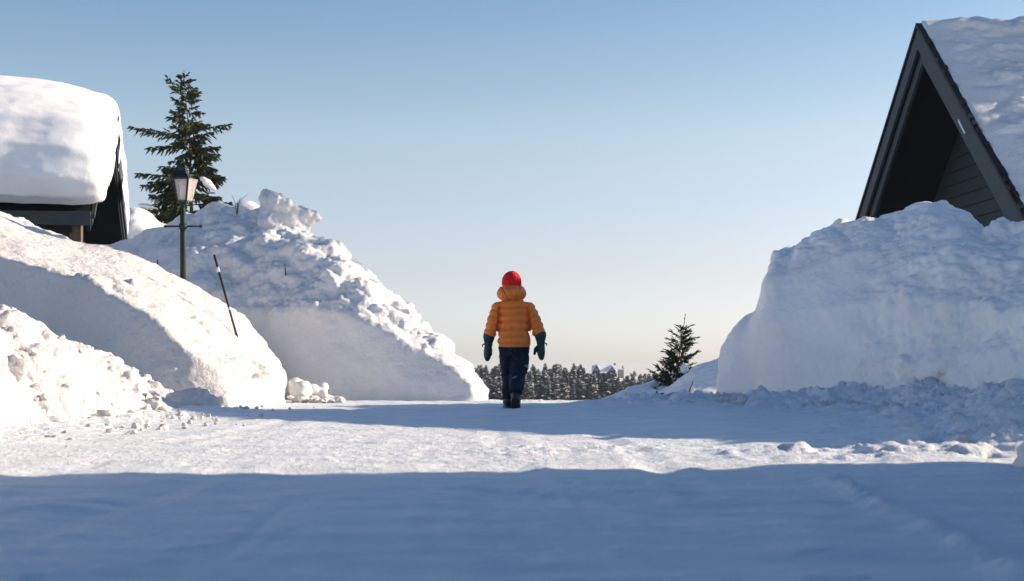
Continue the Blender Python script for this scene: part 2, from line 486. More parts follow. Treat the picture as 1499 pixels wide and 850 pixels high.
# the block standing on the top of bank A
def snow_block(center, size, rot, seed, name='snow_block', label='', voxel=.02):
    mb = MB(); mb.box((0, 0, 0), size)
    me = remesh(mb.mesh(), voxel, 16); P, N = co_no(me)
    P = P + N * (.10 * fbm(P * 3.1, 3, seed) + .04 * (billow(P * 7, 3, seed + 1) * 2 - .6) + .5 * lumps(P, 9, seed + 2))[:, None]
    set_co(me, P)
    o = link(name, me, M['snow']); o.location = center; o.rotation_euler = rot
    return tag(o, label, 'snow block')
snow_block(at(416, 322, 18.5), (.62, .6, .46), (.15, .42, .5), 300, label='big angular snow block on the summit of the tall left mound')
snow_block(at(462, 574, 15.2), (.20, .2, .11), (.05, .1, .4), 310, label='broken snow block on the road edge below the tall left mound')
snow_block(at(437, 571, 15.0), (.13, .15, .13), (.3, .1, .9), 320, label='small snow block leaning against the right end of the left bank')

# bank B : left bank in front of the left cabin
B = []
for (px, Yf, cpy, Yc, mpy, Ym, kpy, Yk) in [
    (-330, 13.6, 310, 13.75, 270, 14.6, 215, 16),
    (-160, 13.5, 335, 13.65, 298, 14.6, 255, 16),
    (-60, 13.4, 356, 13.55, 322, 14.6, 288, 16),
    (0, 13.3, 372, 13.45, 340, 14.6, 308, 16),
    (100, 13.1, 404, 13.25, 372, 14.5, 346, 16),
    (180, 12.85, 440, 13.0, 398, 14.4, 366, 16),
    (235, 12.65, 476, 12.85, 428, 14.3, 389, 16),
    (285, 12.55, 522, 12.75, 466, 14.2, 420, 16),
    (345, 12.75, 552, 12.95, 508, 14.3, 464, 15.9),
    (392, 13.6, 556, 13.75, 534, 14.7, 508, 15.7),
    (414, 14.6, 556, 14.7, 540, 15.1, 528, 15.5)]:
    F = at(px, 590, Yf); F[2] = -.02
    K = at(px, kpy, Yk)
    B.append([F, at(px + 1, cpy, Yc), at(px, mpy, Ym), K, back(K, -.25, .5, K[2] * .8), back(K, -.3, 1.1)])
def rubB(P, N):
    return .28 + .5 * sstep(.1, .5, fbm(P * .8, 3, 50)) * sstep(.2, .6, N[:, 2]) + .35 * sstep(.4, .0, P[:, 2])
def strB(P, N):
    ver = 1 - np.abs(N[:, 2])
    return ver * .018 * fbm(P * np.array([7., 7., .5]), 3, 91) + .05 * fbm(P * np.array([1.2, 1.2, 2.2]), 3, 92)
bank('snowbank', 'left bank of ploughed snow below the snow laden cabin, steep cut face in shade', B, .022,
     general_disp(.055, .07, .55, .015, rubB, 40, strB), M['crumb'])

# heap C : sunlit rubble in front left
C = []
for (Y, tx, cx, cz) in [(3.6, -2.9, -3.9, 1.15), (5, -2.85, -3.8, 1.12), (7, -2.8, -3.65, 1.02), (8.6, -2.78, -3.55, .93), (9.7, -2.75, -3.5, .84),
                        (10.6, -2.75, -3.46, .60), (11.3, -2.75, -3.42, .46), (12.0, -2.72, -3.38, .29), (12.7, -2.7, -3.05, .10)]:
    C.append([(tx, Y, -.02), (tx * .55 + cx * .45, Y, cz * .55), (cx * .8 + tx * .2, Y, cz * .9), (cx, Y + .05, cz), (cx - .6, Y + .1, cz * .75), (cx - 1.6, Y + .2, .0)])
def rubC(P, N):
    return .25 + .95 * sstep(-.25, .45, fbm(P * 1.1, 3, 66)) + .3 * sstep(.25, .0, P[:, 2])
heapC = bank('snow_heap', 'sunlit heap of crumbly snow clods at the left road edge', C, .019, general_disp(.08, .16, .66, .026, rubC, 60), M['crumb'], cat='snow heap')

# bank R : right bank
Rb = []
for (fp, cp, mp, kp) in [
    ((1054, 585, 14.6), (1052, 540, 14.7), (1053, 512, 14.85), (1058, 494, 15.1)),
    ((1080, 586, 14.4), (1074, 520, 14.55), (1078, 485, 14.75), (1084, 462, 15.1)),
    ((1108, 587, 14.25), (1100, 500, 14.4), (1104, 470, 14.65), (1110, 446, 15.1)),
    ((1138, 589, 14.0), (1120, 480, 14.2), (1124, 415, 14.5), (1133, 372, 15.1)),
    ((1165, 591, 13.8), (1150, 470, 14.0), (1155, 405, 14.4), (1165, 358, 15.1)),
    ((1220, 594, 13.5), (1212, 450, 13.7), (1212, 385, 14.15), (1214, 336, 14.9)),
    ((1300, 600, 13.0), (1298, 440, 13.25), (1300, 368, 13.8), (1302, 316, 14.7)),
    ((1385, 606, 12.4), (1385, 440, 12.7), (1388, 362, 13.3), (1390, 300, 14.3)),
    ((1450, 612, 11.8), (1450, 455, 12.2), (1450, 385, 12.9), (1450, 332, 13.9)),
    ((1530, 625, 10.6), (1535, 470, 11.2), (1540, 400, 12.0), (1545, 322, 13.2))]:
    F = at(*fp); F[2] = -.02
    K = at(*kp)
    Rb.append([F, at(*cp), at(*mp), K, back(K, .5, .5, K[2] * .8), back(K, 1.4, 1.0)])
Rb.append([(3.5, 8.7, -.02), (3.9, 8.9, .5), (4.3, 9.2, .9), (4.9, 9.9, 1.32), (5.5, 10.2, 1.1), (6.6, 10.6, -.2)])
Rb.append([(3.35, 7.0, -.05), (3.6, 7.05, .15), (4.1, 7.1, .45), (4.9, 7.2, .72), (5.6, 7.4, .6), (6.6, 7.6, -.2)])
Rb.append([(3.5, 6.6, -.08), (3.8, 6.6, .05), (4.1, 6.5, .25), (4.9, 6.5, .4), (5.6, 6.5, .4), (6.6, 6.5, -.2)])
def rubR(P, N):
    px = CX + FPX * P[:, 0] / P[:, 1]
    smooth_face = sstep(1340, 1200, px + 90 * fbm(P * 1.2, 3, 70)) * sstep(1.8, 1.3, P[:, 2] + .15 * fbm(P * 1.5, 2, 71))
    return np.clip(1.0 - .93 * smooth_face, .05, 1) * .8
def strR(P, N):
    ver = np.clip(1 - np.abs(N[:, 2]), 0, 1)
    Q = np.stack([P[:, 0] * 1.2 + P[:, 2] * 3, P[:, 1] * 1.2, P[:, 2] * 3 - P[:, 0] * 2], 1)
    return ver * (.014 * fbm(Q * 2.2, 4, 93) + .02 * fbm(P * np.array([1.5, 1.5, 4]), 3, 94))
bank('snowbank', 'right hand snowbank with smooth plough cut face below the dark gabled cabin', Rb, .024,
     general_disp(.07, .15, .72, .017, rubR, 61, strR), M['dirty'])

# bank E : near right bank, mostly beyond the frame edge
E = []
for (Y, tx, cx, cz, ly) in [(-4, 2.1, 4.2, 2.6, 0), (-1, 2.05, 4.2, 2.7, 0), (2, 2.02, 4.2, 2.7, 0), (3.8, 1.95, 4.2, 2.7, .2), (4.8, 1.80, 4.2, 2.7, .9), (5.2, 1.84, 4.2, 2.6, 1.3)]:
    E.append([(tx, Y, -.02), (tx + .1, Y + ly * .1, .24), (tx + .55, Y + ly * .2, .55), (tx + 1.3, Y + ly * .55, 1.45), (cx, Y + ly, cz), (cx + .8, Y + ly * .9, cz * .8), (cx + 2, Y + ly * .3, 0)])
bank('snowbank', 'near snowbank edge poking in at the far right of the shaded foreground', E, .04, general_disp(.05, .06, .8, .012, None, 120))
# unseen heap added behind the right bank to shade the road and child
Hh = []
for (Y, cx, cz) in [(6.9, 6.2, 1.5), (8.2, 6.2, 1.92), (9.6, 6.2, 2.26), (11.3, 6.25, 2.78), (12.8, 6.3, 3.2), (13.8, 6.5, 3.6), (14.7, 6.6, 3.6), (15.1, 6.7, 2.6)]:
    Hh.append([(cx - 1.0, Y, -.02), (cx - .75, Y, cz * .4), (cx - .4, Y, cz * .8), (cx, Y, cz), (cx + .6, Y, cz * .8), (cx + 1.5, Y, 0)])
bank('snowbank', 'unseen high snow heap behind the right snowbank, added to shade the road and child', Hh, .07, general_disp(.08, .1, .8, .012, None, 140))

# low drifts and mounds further back
def drift(label, crest, Yk, depth, voxel=.03, amp=(.05, .02, .25, .006), seed=0, mat=None, fz=None):
    S = []
    for (px, py) in crest:
        K = at(px, py, Yk); tz = terrain(np.array([0.]), np.array([Yk - depth]))[0] - .05
        zf = tz if fz is None else fz
        hgt = max(K[2] - zf, .02)
        S.append([(K[0] * (Yk - depth) / Yk, Yk - depth, zf), (K[0] * (Yk - depth * .6) / Yk, Yk - depth * .6, zf + hgt * .5), (K[0] * (Yk - depth * .25) / Yk, Yk - depth * .25, zf + hgt * .88), K,
                  (K[0], Yk + depth * .5, zf + hgt * .6), (K[0], Yk + depth * 1.2, zf - .3)])
    return bank('snowdrift', label, S, voxel, general_disp(*amp, None, seed), mat or M['roof_snow'], cat='snowdrift')
drift('smooth low snowdrift where the small spruce stands', [(868, 592), (885, 585), (912, 571), (940, 560), (968, 551), (1010, 548), (1080, 540), (1150, 535)], 20.5, 2.4, seed=200)
drift('smooth snowdrift rising against the right bank with a black stick in it', [(945, 592), (965, 580), (985, 567), (1010, 549), (1050, 527), (1100, 503), (1160, 480)], 18.2, 1.9, seed=210)
drift('rounded white drift behind the lamp post and spruce', [(140, 320), (190, 303), (213, 306), (235, 325), (275, 335), (310, 318), (345, 298), (370, 294), (388, 303), (405, 325)], 25.0, 3.0, voxel=.05, seed=220)

# clods of loose snow
def clods():
    bm = bmesh.new(); bmesh.ops.create_icosphere(bm, subdivisions=2, radius=1)
    bv = np.array([v.co[:] for v in bm.verts]); bf = np.array([[v.index for v in f.verts] for f in bm.faces]); bm.free()
    spots = []
    P, N = co_no(heapC.data)
    vis = np.where((N[:, 0] > .1) & (P[:, 1] > 6.5) & (P[:, 2] > -.02))[0]
    for i in rng.choice(vis, 160, replace=False): spots.append((P[i], rng.lognormal(-4.0, .5)))
    for k in range(320):   # toe of the left heap
        y = rng.uniform(6, 13.2); spots.append((np.array([-2.85 + abs(rng.normal(0, .38)), y, .012]), rng.lognormal(-4.35, .45)))
    for k in range(900):  # apron of the right bank
        j = rng.integers(0, len(RB) - 1); t = rng.random(); q = RB[j] * (1 - t) + RB[j + 1] * t
        off = rng.uniform(-.1, 1.05)
        spots.append((np.array([q[0] - off * .8, q[1] - off * .6, .03 + .08 * max(0, .8 - off)]), rng.lognormal(-4.0, .55)))
    for k in range(160):   # bank A foot and B end
        px = rng.uniform(425, 500); Y = rng.uniform(14.6, 15.8); q = at(px, 585, Y); q[2] = .02 + .05 * max(0, (470 - px) / 50); spots.append((q, rng.lognormal(-3.6, .45)))
    for k in range(0):   # middle of the road
        spots.append((np.array([rng.normal(.4, 1.2), rng.uniform(5.2, 7.5), .006]), rng.lognormal(-5.0, .4)))
    V = []; Fs = []; b = 0
    for p, s in spots:
        s = min(s, .085)
        sc = s * rng.uniform(.7, 1.3, 3); sc[2] *= .8
        a = rng.uniform(0, 6.28); rot = np.array([[math.cos(a), -math.sin(a), 0], [math.sin(a), math.cos(a), 0], [0, 0, 1]])
        o3 = rng.uniform(0, 100, 3); nz = 1 + (.55 * vnoise(bv * 1.4 + o3, 3) + .3 * vnoise(bv * 3.1 + o3, 4))[:, None]
        V.append((bv * nz * sc) @ rot.T + p); Fs.append(bf + b); b += len(bv)
    o = link('snow_clods', mesh_from(np.concatenate(V), np.concatenate(Fs), 'snow_clods'), M['crumb'])
    tag(o, 'loose crumbled snow clods strewn along the road edges', 'snow clods', kind='stuff')
clods()

# ------------------------------------------------------------------ left cabin
def left_cabin():
    ap = 4.33; c = thing('cabin', 'left cabin of black timber under a thick rounded snow load', 'cabin', (-6.2, 21.8, 0), R(8))
    hw, ez = 1.8, 2.53; L = 6.5
    mb = MB()   # gable wall with planks and long walls
    mb.prism([(-.75, -1.35, -.5), (-.75, 1.35, -.5), (-.75, 1.35, 2.9), (-.75, 0, 4.2), (-.75, -1.35, 2.9)], (-L + 1, 0, 0))
    for k in range(17): mb.box((-.74, -1.3 + k * .162, 1.2), (.03, .025, 3.4))
    mb.build('wall', M['black_wood'], c)
    roof = MB()
    for s in (-1, 1):
        roof.prism([(0, 0, ap - .02), (0, s * hw, ez), (0, s * (hw - .09), ez - .13), (0, 0, ap - .17)], (-L, 0, 0))
    ro = roof.build('roof', M['black_wood'], c)
    for s in (-1, 1):
        for k, (d0, d1, u, mt) in enumerate([(.0, .07, .06, 'barge'), (.085, .16, .03, 'dark_wood'), (.175, .24, .0, 'black_wood')]):
            b = MB(); b.prism([(u - .035, 0, ap - d0), (u - .035, s * hw, ez - d0), (u - .035, s * hw, ez - d1), (u - .035, 0, ap - d1)], (.05, 0, 0))
            b.build('barge_board', M[mt], c)
    f = MB(); f.box((-L / 2 + .02, -hw + .02, ez - .06), (L, .06, .2)); f.build('fascia', M['dark_wood'], c, bevel=.008)
    f = MB(); f.box((-L / 2 - .1, -hw + .22, ez - .17), (L - .3, .14, .16)); f.build('eave_beam', M['black_wood'], c, bevel=.008)
    p = MB(); p.box((-.22, -hw + .25, 1.1), (.17, .17, 2.6)); p.build('post', M['post_wood'], c, bevel=.01)
    p = MB(); p.box((-.62, -hw + .3, 1.1), (.05, .05, 2.6)); p.build('post', M['post_wood'], c, bevel=.005)
    # snow load
    prof = np.array([(-1.88, 2.63), (-2.16, 2.72), (-2.28, 3.05), (-2.2, 3.5), (-1.9, 3.95), (-1.4, 4.32), (-.8, 4.58), (-.2, 4.72), (.4, 4.68), (1.0, 4.42), (1.6, 3.9), (2.0, 3.3), (2.12, 2.8), (2.0, 2.5), (1.84, 2.5),
                     (1.2, 3.14), (.6, 3.74), (0, 4.34), (-.6, 3.74), (-1.2, 3.14)])
    cen = np.array([0, 3.7])
    S = []
    for u, sc, dz in [(-6.7, .9, .0), (-5, 1, .10), (-3, 1., .06), (-1.6, 1., .02), (-.6, .985, -.05), (-.1, .96, -.10), (.1, .93, -.16), (.19, .88, -.22)]:
        q = prof.copy(); top = np.zeros(len(q)); top[:14] = 1
        q[:14] = cen + (q[:14] - cen) * sc; q[2:12, 1] += dz
        S.append(np.stack([u - .09 * np.clip(q[:, 0] / 1.2, 0, 1) * (u > -.7), q[:, 0], q[:, 1]], 1))
    me = remesh(loft(S, 6), .03, 8); P, N = co_no(me)
    P = P + N * (.06 * fbm(P * .9, 3, 400) + .022 * fbm(P * np.array([2., 4., 4.]), 3, 401) + .012 * billow(P * 6, 3, 402) * sstep(-.1, .1, P[:, 0]))[:, None]
    set_co(me, P); s = link('snow_cover', me, M['roof_snow'], ro)
    s['label'] = 'thick bulging snow load'
left_cabin()

# ------------------------------------------------------------------ right cabin
def right_cabin():
    ap, k = 6.62, 1.18; c = thing('cabin', 'right cabin with tall dark open gable and patchy snow on its roof', 'cabin', (7.5, 26, 0), R(3))
    hw = 5.2; ez = ap - hw / k; L = 11.
    w = MB(); W2 = 4.7; wz = ap - .35 - W2 / k; u0 = 1.25
    w.prism([(u0, -W2, -.8), (u0, W2, -.8), (u0, W2, wz), (u0, 0, ap - .4), (u0, -W2, wz)], (L - 2, 0, 0))
    z = .2
    while z < ap - .6:      # lapped horizontal boards
        half = min(W2, (ap - .42 - z - .2) * k)
        if half > .1:
            w.prism([(u0 - .012, -half, z + .235), (u0 - .05, -half, z), (u0 + .01, -half, z)], (0, 2 * half, 0))
        z += .25
    w.build('wall', M['siding'], c)
    roof = MB()
    for s in (-1, 1):
        roof.prism([(0, 0, ap), (0, s * hw, ez), (0, s * (hw - .15), ez - .22), (0, 0, ap - .24)], (L, 0, 0))
    ro = roof.build('roof', M['black_wood'], c)
    cap = MB()
    for s in (-1, 1):
        cap.prism([(-.12, 0, ap + .05), (-.12, s * hw, ez + .05), (-.12, s * hw, ez - .02), (-.12, 0, ap - .02)], (.14, 0, 0))
    rr = random.Random(4)
    for q in range(16):
        t = rr.uniform(.05, 1); cap.box((rr.uniform(-.1, -.04), -hw * t, ap - hw * t / k + .08), (.05, .12, .045), Matrix.Rotation(math.atan(1 / k), 3, 'X'))
    cap.build('roof_edge', M['black_wood'], c)
    for s in (-1, 1):
        b = MB(); b.prism([(-.09, 0, ap - .06), (-.09, s * hw, ez - .06), (-.09, s * hw, ez - .42), (-.09, 0, ap - .42)], (.05, 0, 0)); b.build('barge_board', M['barge'], c)
        b = MB(); b.prism([(.0, 0, ap - .40), (.0, s * hw, ez - .40), (.0, s * hw, ez - .68), (.0, 0, ap - .68)], (.06, 0, 0)); b.build('barge_board', M['barge'], c)
    v = MB(); v.box((u0 - .07, -2.62, 2.98), (.06, .16, .42))
    for q in range(5): v.box((u0 - .11, -2.62, 2.82 + q * .08), (.05, .2, .02))
    v.build('wall_vent', M['black_wood'], c)
    for (t, ln) in [(.40, .22)]:  # white sliver standing in for a glint of light on the barge board
        s = MB(); s.prism([(-.11, -hw * t, ap - hw * t / k - .30), (-.11, -hw * (t + ln * .25), ap - hw * (t + ln * .25) / k - .33), (-.11, -hw * (t + ln * .25), ap - hw * (t + ln * .25) / k - .36), (-.11, -hw * t, ap - hw * t / k - .345)], (.018, 0, 0)); s.build('barge_glint', M['roof_snow'], c)
    # snow on the roof
    S = []
    n1 = 14
    for u in np.linspace(-.02, L, 12):
        th = .07 + .05 * min(1, max(u, 0) / 1.2)
        ring = []
        for t in np.linspace(1, 0, n1, endpoint=False): ring.append((u, -hw * .99 * t, ap - hw * .99 * t / k + th * (1.2 if t < .15 else 1)))
        ring.append((u, 0, ap + th * 1.3))
        for t in np.linspace(0, 1, n1)[1:]: ring.append((u, hw * .98 * t, ap - hw * .98 * t / k + th))
        ring.append((u, hw * .97, ez + .04)); ring.append((u, 0, ap - .04)); ring.append((u, -hw * .98, ez + .04))
        S.append(ring)
    me = remesh(loft(S, 3), .045, 3); P, N = co_no(me)
    up = (N[:, 2] > .1)
    lam = .07 * fbm(P * np.array([.7, 1.3, 1.3]), 4, 500) + .065 * sstep(.0, .4, fbm(P * np.array([.8, 1.6, 1.6]), 3, 501)) + .025 * (billow(P * 3, 3, 502) * 2 - .5) + .2 * softlump(P, 2.4, 503, .15) + .02 * fbm(P * 8, 3, 504)
    lam = lam + .13 * np.exp(-(P[:, 1] / .8) ** 2) * (.4 + fbm(P * np.array([1.1, 1, 1]), 2, 505)) * sstep(.2, .8, P[:, 0])
    P = P + N * (lam * up * (.25 + .75 * sstep(.0, .6, P[:, 0])))[:, None]
    set_co(me, P); o = link('snow_cover', me, M['snow'], ro); o['label'] = 'thin patchy wind scoured snow cover'
right_cabin()

# ------------------------------------------------------------------ lamp post
def street_lamp():
    base = at(268, 405, 16.1); sc = 16.1 / FPX
    z0 = base[2]
    t = thing('street_lamp', 'dark green lamp post with old fashioned lantern beside the spruce', 'street lamp', (base[0], base[1], 0))
    def zz(py): return CAM_H + (HOR - py) * sc
    p = MB(); p.lathe([(.034, .3), (.034, zz(310)), (.026, zz(308)), (.022, zz(299)), (.03, zz(298.5)), (.03, zz(297))], 14); p.build('pole', M['iron'], t, True)
    a = MB(); zc = zz(331); a.tube([(-.2, 0, zc), (.2, 0, zc)], .011, 10)
    for s in (-1, 1): a.ellipsoid((s * .2, 0, zc), (.018, .018, .018))
    a.lathe([(.042, -.03), (.05, 0), (.042, .03)], 14, (0, 0, zc)); a.build('ladder_bar', M['iron'], t, True)
    lan = bpy.data.objects.new('lantern', None); COL.objects.link(lan); lan.parent = t
    lan.rotation_euler = (0, 0, R(-7)); lan.location = (0, 0, 0)
    zb, zt = zz(295), zz(262); wb, wt = .047, .083
    fr = MB()
    q = math.sqrt(2)
    fr.lathe([(wb * q + .01, zb - .015), (wb * q + .014, zb + .012)], 4, rot=R(45))
    for sx in (-1, 1):
        for sy in (-1, 1): fr.tube([(sx * wb, sy * wb, zb), (sx * wt, sy * wt, zt)], .008, 6)
    for z, wd in ((zt, wt),):
        for s in (-1, 1):
            fr.tube([(-wd, s * wd, z), (wd, s * wd, z)], .009, 6); fr.tube([(s * wd, -wd, z), (s * wd, wd, z)], .009, 6)
    fr.build('lantern_frame', M['copper'], lan)
    g = MB()
    for a0 in (0, 90, 180):      # the fourth (right) pane hangs open
        m3 = Matrix.Rotation(R(a0), 3, 'Z')
        v = [m3 @ Vector(p) for p in ((-wb, -wb, zb + .01), (wb, -wb, zb + .01), (wt - .005, -wt + .003, zt), (-wt + .005, -wt + .003, zt))]
        nrm = m3 @ Vector((0, .004, 0))
        g.prism(v, nrm)
    g.build('glass_pane', M['glass'], lan)
    d = MB()
    hx, hy = wt + .012, -wt
    hb = wb + .012
    dirv = Vector((.30, .95, 0))
    def P3(tt, z):
        wz = wb + (wt - wb) * (z - zb) / (zt - zb)
        o = Vector((hb + (hx - hb) * (z - zb) / (zt - zb), -wz, z)); return o + dirv * (2 * wz * tt)
    d.prism([P3(0, zb + .01), P3(1, zb + .01), P3(1, zt), P3(0, zt)], (.006, -.006, 0))
    dd = d.build('open_pane', M['glass'], lan)
    e = MB()
    for (aa, bb) in (((0, zb), (1, zb)), ((1, zb), (1, zt)), ((1, zt), (0, zt)), ((0, zt), (0, zb))): e.tube([P3(*aa), P3(*bb)], .006, 6)
    e.build('pane_frame', M['copper'], dd) if False else e.build('pane_frame', M['copper'], lan)
    rf = MB(); z1 = zt
    rf.lathe([(wt * q + .024, z1), (wt * q + .024, z1 + .012), (wt * q * .74, z1 + .05), (wt * q * .5, z1 + .095), (.055, z1 + .13), (.05, z1 + .15), (.03, z1 + .165)], 4, rot=R(45))
    rf.build('lantern_roof', M['copper'], lan)
    fi = MB(); fi.lathe([(.012, z1 + .16), (.014, z1 + .185), (.022, z1 + .20), (.018, z1 + .22), (.004, z1 + .25)], 10); fi.build('finial', M['copper'], lan, True)
    bu = MB(); bu.lathe([(.018, zb + .02), (.018, zb + .06), (.03, zb + .08), (.032, zb + .15), (.02, zb + .185), (.004, zb + .195)], 12); bu.build('bulb', M['bulb'], lan, True)
street_lamp()

# ------------------------------------------------------------------ poles and sticks
def marker_pole(label, p0, p1, r, bands):
    p0, p1 = Vector(p0), Vector(p1); d = p1 - p0
    t = thing('marker_pole', label, 'marker pole', p0 - d * .25)
    mb = MB(); mb.tube([(0, 0, 0), d * 1.25], [r, r * .9], 10); mb.build('shaft', M['stick'], t, True)
    for (a, b, m) in bands:
        q = MB(); q.tube([d * (.25 + a), d * (.25 + b)], r * 1.12, 10); q.build('reflective_band', M[m], t, True)
    return t
marker_pole('black marker pole with pale bands leaning in the left bank', at(346, 489, 14.75), at(313.5, 373, 15.0), .0135, [(.78, .84, 'band'), (.30, .33, 'band'), (.42, .75, 'red_band') if False else (.31, .325, 'band')])
def stick(label, p0, p1, r, name='stick'):
    p0, p1 = Vector(p0), Vector(p1); d = p1 - p0
    mb = MB(); mb.tube([-d * .3, d * .5, d], [r, r, r * .85], 8)
    o = mb.build(name, M['stick'], None, True); o.location = p0
    tag(o, label, 'stick'); return o
stick('short black stick leaning in the drift beside the right bank', at(1005, 584, 16.3), at(1015, 559, 16.4), .011)
stick('thin dark stick tip standing in the snow left of the lamp post', at(231, 392, 16.4), at(230.5, 380, 16.4), .008)
stick('tiny dark stick stuck in the upper face of the tall left mound', at(418, 399, 17.0), at(417, 386, 17.0), .008)

# ------------------------------------------------------------------ spruces
def spray(V, F, p, d, up, ln, wd):
    """a needle-clad twig: two crossed thin leaf shapes, slightly drooping"""
    d = d.normalized(); s = d.cross(up)
    if s.length < 1e-3: s = Vector((1, 0, 0))
    s.normalize(); u = s.cross(d)
    for ax, w in ((s, wd), (u, wd * .75)):
        b = len(V)
        m1 = p + d * ln * .3 - Vector((0, 0, ln * .03)); m2 = p + d * ln * .7 - Vector((0, 0, ln * .09)); e = p + d * ln - Vector((0, 0, ln * .16))
        V += [p, m1 + ax * w, m2 + ax * w * .8, e, m2 - ax * w * .8, m1 - ax * w]
        F.append((b, b + 1, b + 2, b + 3, b + 4, b + 5))

def branch(V, F, W, p, d, ln, rr, dens=.035, wd=.018, droop=.35, tw=.22, bare=0.):
    """W: MB for wood. branch axis with side twigs"""
    n = max(4, int(ln / dens)); pts = []
    q = Vector(p); dd = Vector(d).normalized()
    for i in range(n + 1):
        t = i / n
        pts.append(q.copy())
        dv = (dd + Vector((0, 0, -droop * t + .25 * t * t))).normalized()
        q = q + dv * (ln / n)
    W.tube(pts, [max(.003, .012 * ln * (1 - .8 * i / n)) for i in range(n + 1)], 5, cap=False)
    for i in range(1, n + 1):
        t = i / n
        if t < bare or (t < .15): continue
        ax = (pts[i] - pts[i - 1]).normalized()
        side = ax.cross(Vector((0, 0, 1))).normalized()
        for s in (-1, 1):
            if rr.random() < .16: continue
            l2 = tw * (.35 + .85 * (1 - t)) * rr.uniform(.6, 1.25) * min(1, ln / .5)
            td = (ax * rr.uniform(.5, 1.1) + side * s * rr.uniform(.4, 1.0) + Vector((0, 0, rr.uniform(-.95, .2))))
            td.normalize()
            m = max(1, int(l2 / .07)); pp = pts[i].copy()
            for k in range(m):
                dv = (td + Vector((rr.uniform(-.25, .25), rr.uniform(-.25, .25), rr.uniform(-.3, .15)))).normalized()
                spray(V, F, pp, dv, Vector((0, 0, 1)), l2 / m * 1.5, wd * rr.uniform(.7, 1.3)); pp = pp + td * (l2 / m)
        if rr.random() < .5: spray(V, F, pts[i], ax + Vector((rr.uniform(-.4, .4), rr.uniform(-.4, .4), .3)), Vector((0, 0, 1)), .09, wd)
    spray(V, F, pts[-1], (pts[-1] - pts[-2]), Vector((0, 0, 1)), .10, wd)

def left_spruce():
    Y = 27.; s = Y / FPX; rr = random.Random(5)
    bx, by = (281 - CX) * s, Y; zb = -.5; zt = CAM_H + (HOR - 103) * s
    tr = thing('spruce_tree', 'tall ragged spruce behind the lamp post and left mound', 'tree', (bx, by, 0))
    W = MB(); V = []; F = []
    axis = lambda z: Vector(((-.13) * max(0, (z - 3.5) / (zt - 3.5)) + .02 * math.sin(z * 3), .03 * math.sin(z * 2), z))
    T = MB(); zs = np.linspace(zb, zt, 22); T.tube([axis(z) for z in zs], [max(.006, .085 * (zt - z) / (zt - zb)) for z in zs], 9)
    T.build('trunk', M['bark'], tr, True)
    z = 2.3
    while z < zt - .12:
        t = (zt - z) / (zt - 2.2)
        rad = .10 + 1.0 * min(t, .8) ** .85
        if .40 < t < .52: rad *= .85
        for k in range(rr.choice((4, 5, 5, 6))):
            a = rr.uniform(0, 6.283)
            ln = rad * rr.uniform(.4, 1.05)
            branch(V, F, W, axis(z), (math.cos(a), math.sin(a), rr.uniform(-.2, .2) + .55 * (1 - t) ** 2), ln, rr, wd=.020, tw=.19 + .15 * t, droop=rr.uniform(.2, .6))
        z += .05 + .06 * t + rr.uniform(0, .04)
    # the long limbs that break the outline
    def limb(py, dx, ln, up=.0, bare=0., droop=.3):
        zz = CAM_H + (HOR - py) * s; branch(V, F, W, axis(zz), (dx, -.25, up), ln, rr, wd=.02, tw=.24, bare=bare, droop=droop)
    limb(200, -1, 1.05, .18, .15, .25); limb(212, -1, .75, -.05)
    limb(262, -1, .95, .15, 0, .3); limb(268, -1, .85, .0); limb(285, -1, .9, -.25); limb(300, -1, 1.15, -.12); limb(310, -1, 1.2, -.18)
    limb(190, 1, .82, .05, .55, .1); limb(140, -1, .45, .75, .2, -.3); limb(255, 1, .65, -.05); limb(285, 1, .8, -.3); limb(225, 1, .55, .0)
    W.build('branches', M['bark'], tr)
    me = mesh_from(np.array([tuple(v) for v in V]), F, 'crown', False)
    mi = (np.array([rr.random() for _ in range(len(F) // 2 + 1)]) < .3).astype(int).repeat(2)[:len(F)]
    link('crown', me, [M['needle'], M['needle_brown']], tr); me.polygons.foreach_set('material_index', mi.astype(np.int32))
    # snow clinging to the tree
    for (px, py, sz, ang) in [(304, 268, (.19, .12, .07), .7), (216, 302, (.2, .1, .04), .2)]:
        p = at(px, py, Y - .35); mb = MB(); mb.ellipsoid((0, 0, 0), sz, nu=20, nv=12)
        me = remesh(mb.mesh(), .015, 2); P, N = co_no(me); P += N * (.03 * fbm(P * 9, 3, int(px)))[:, None]; set_co(me, P)
        o = link('snow_clump', me, M['roof_snow'], tr); o.location = (p[0] - bx, p[1] - by, p[2]); o.rotation_euler = (0, ang, 0)
    return tr
first_spruce = left_spruce()
for (x, y, sc, rz, lab) in [(15.0, 23.4, 1.75, 1.1, 'unseen tall spruce right of the right cabin, nearer one, added to shade its roof'), (15.6, 26.6, 1.95, 3.4, 'unseen tall spruce right of the right cabin, farther one, added to shade its roof')]:  # out-of-view spruce copies, added so their shadow falls on the cabin roof
    r = first_spruce.copy(); COL.objects.link(r); r.location = (x, y, 0); r.scale = (sc * 1.25, sc * 1.25, sc); r.rotation_euler = (0, 0, rz); r['label'] = lab
    for ch in list(first_spruce.children):
        c = ch.copy(); COL.objects.link(c); c.parent = r

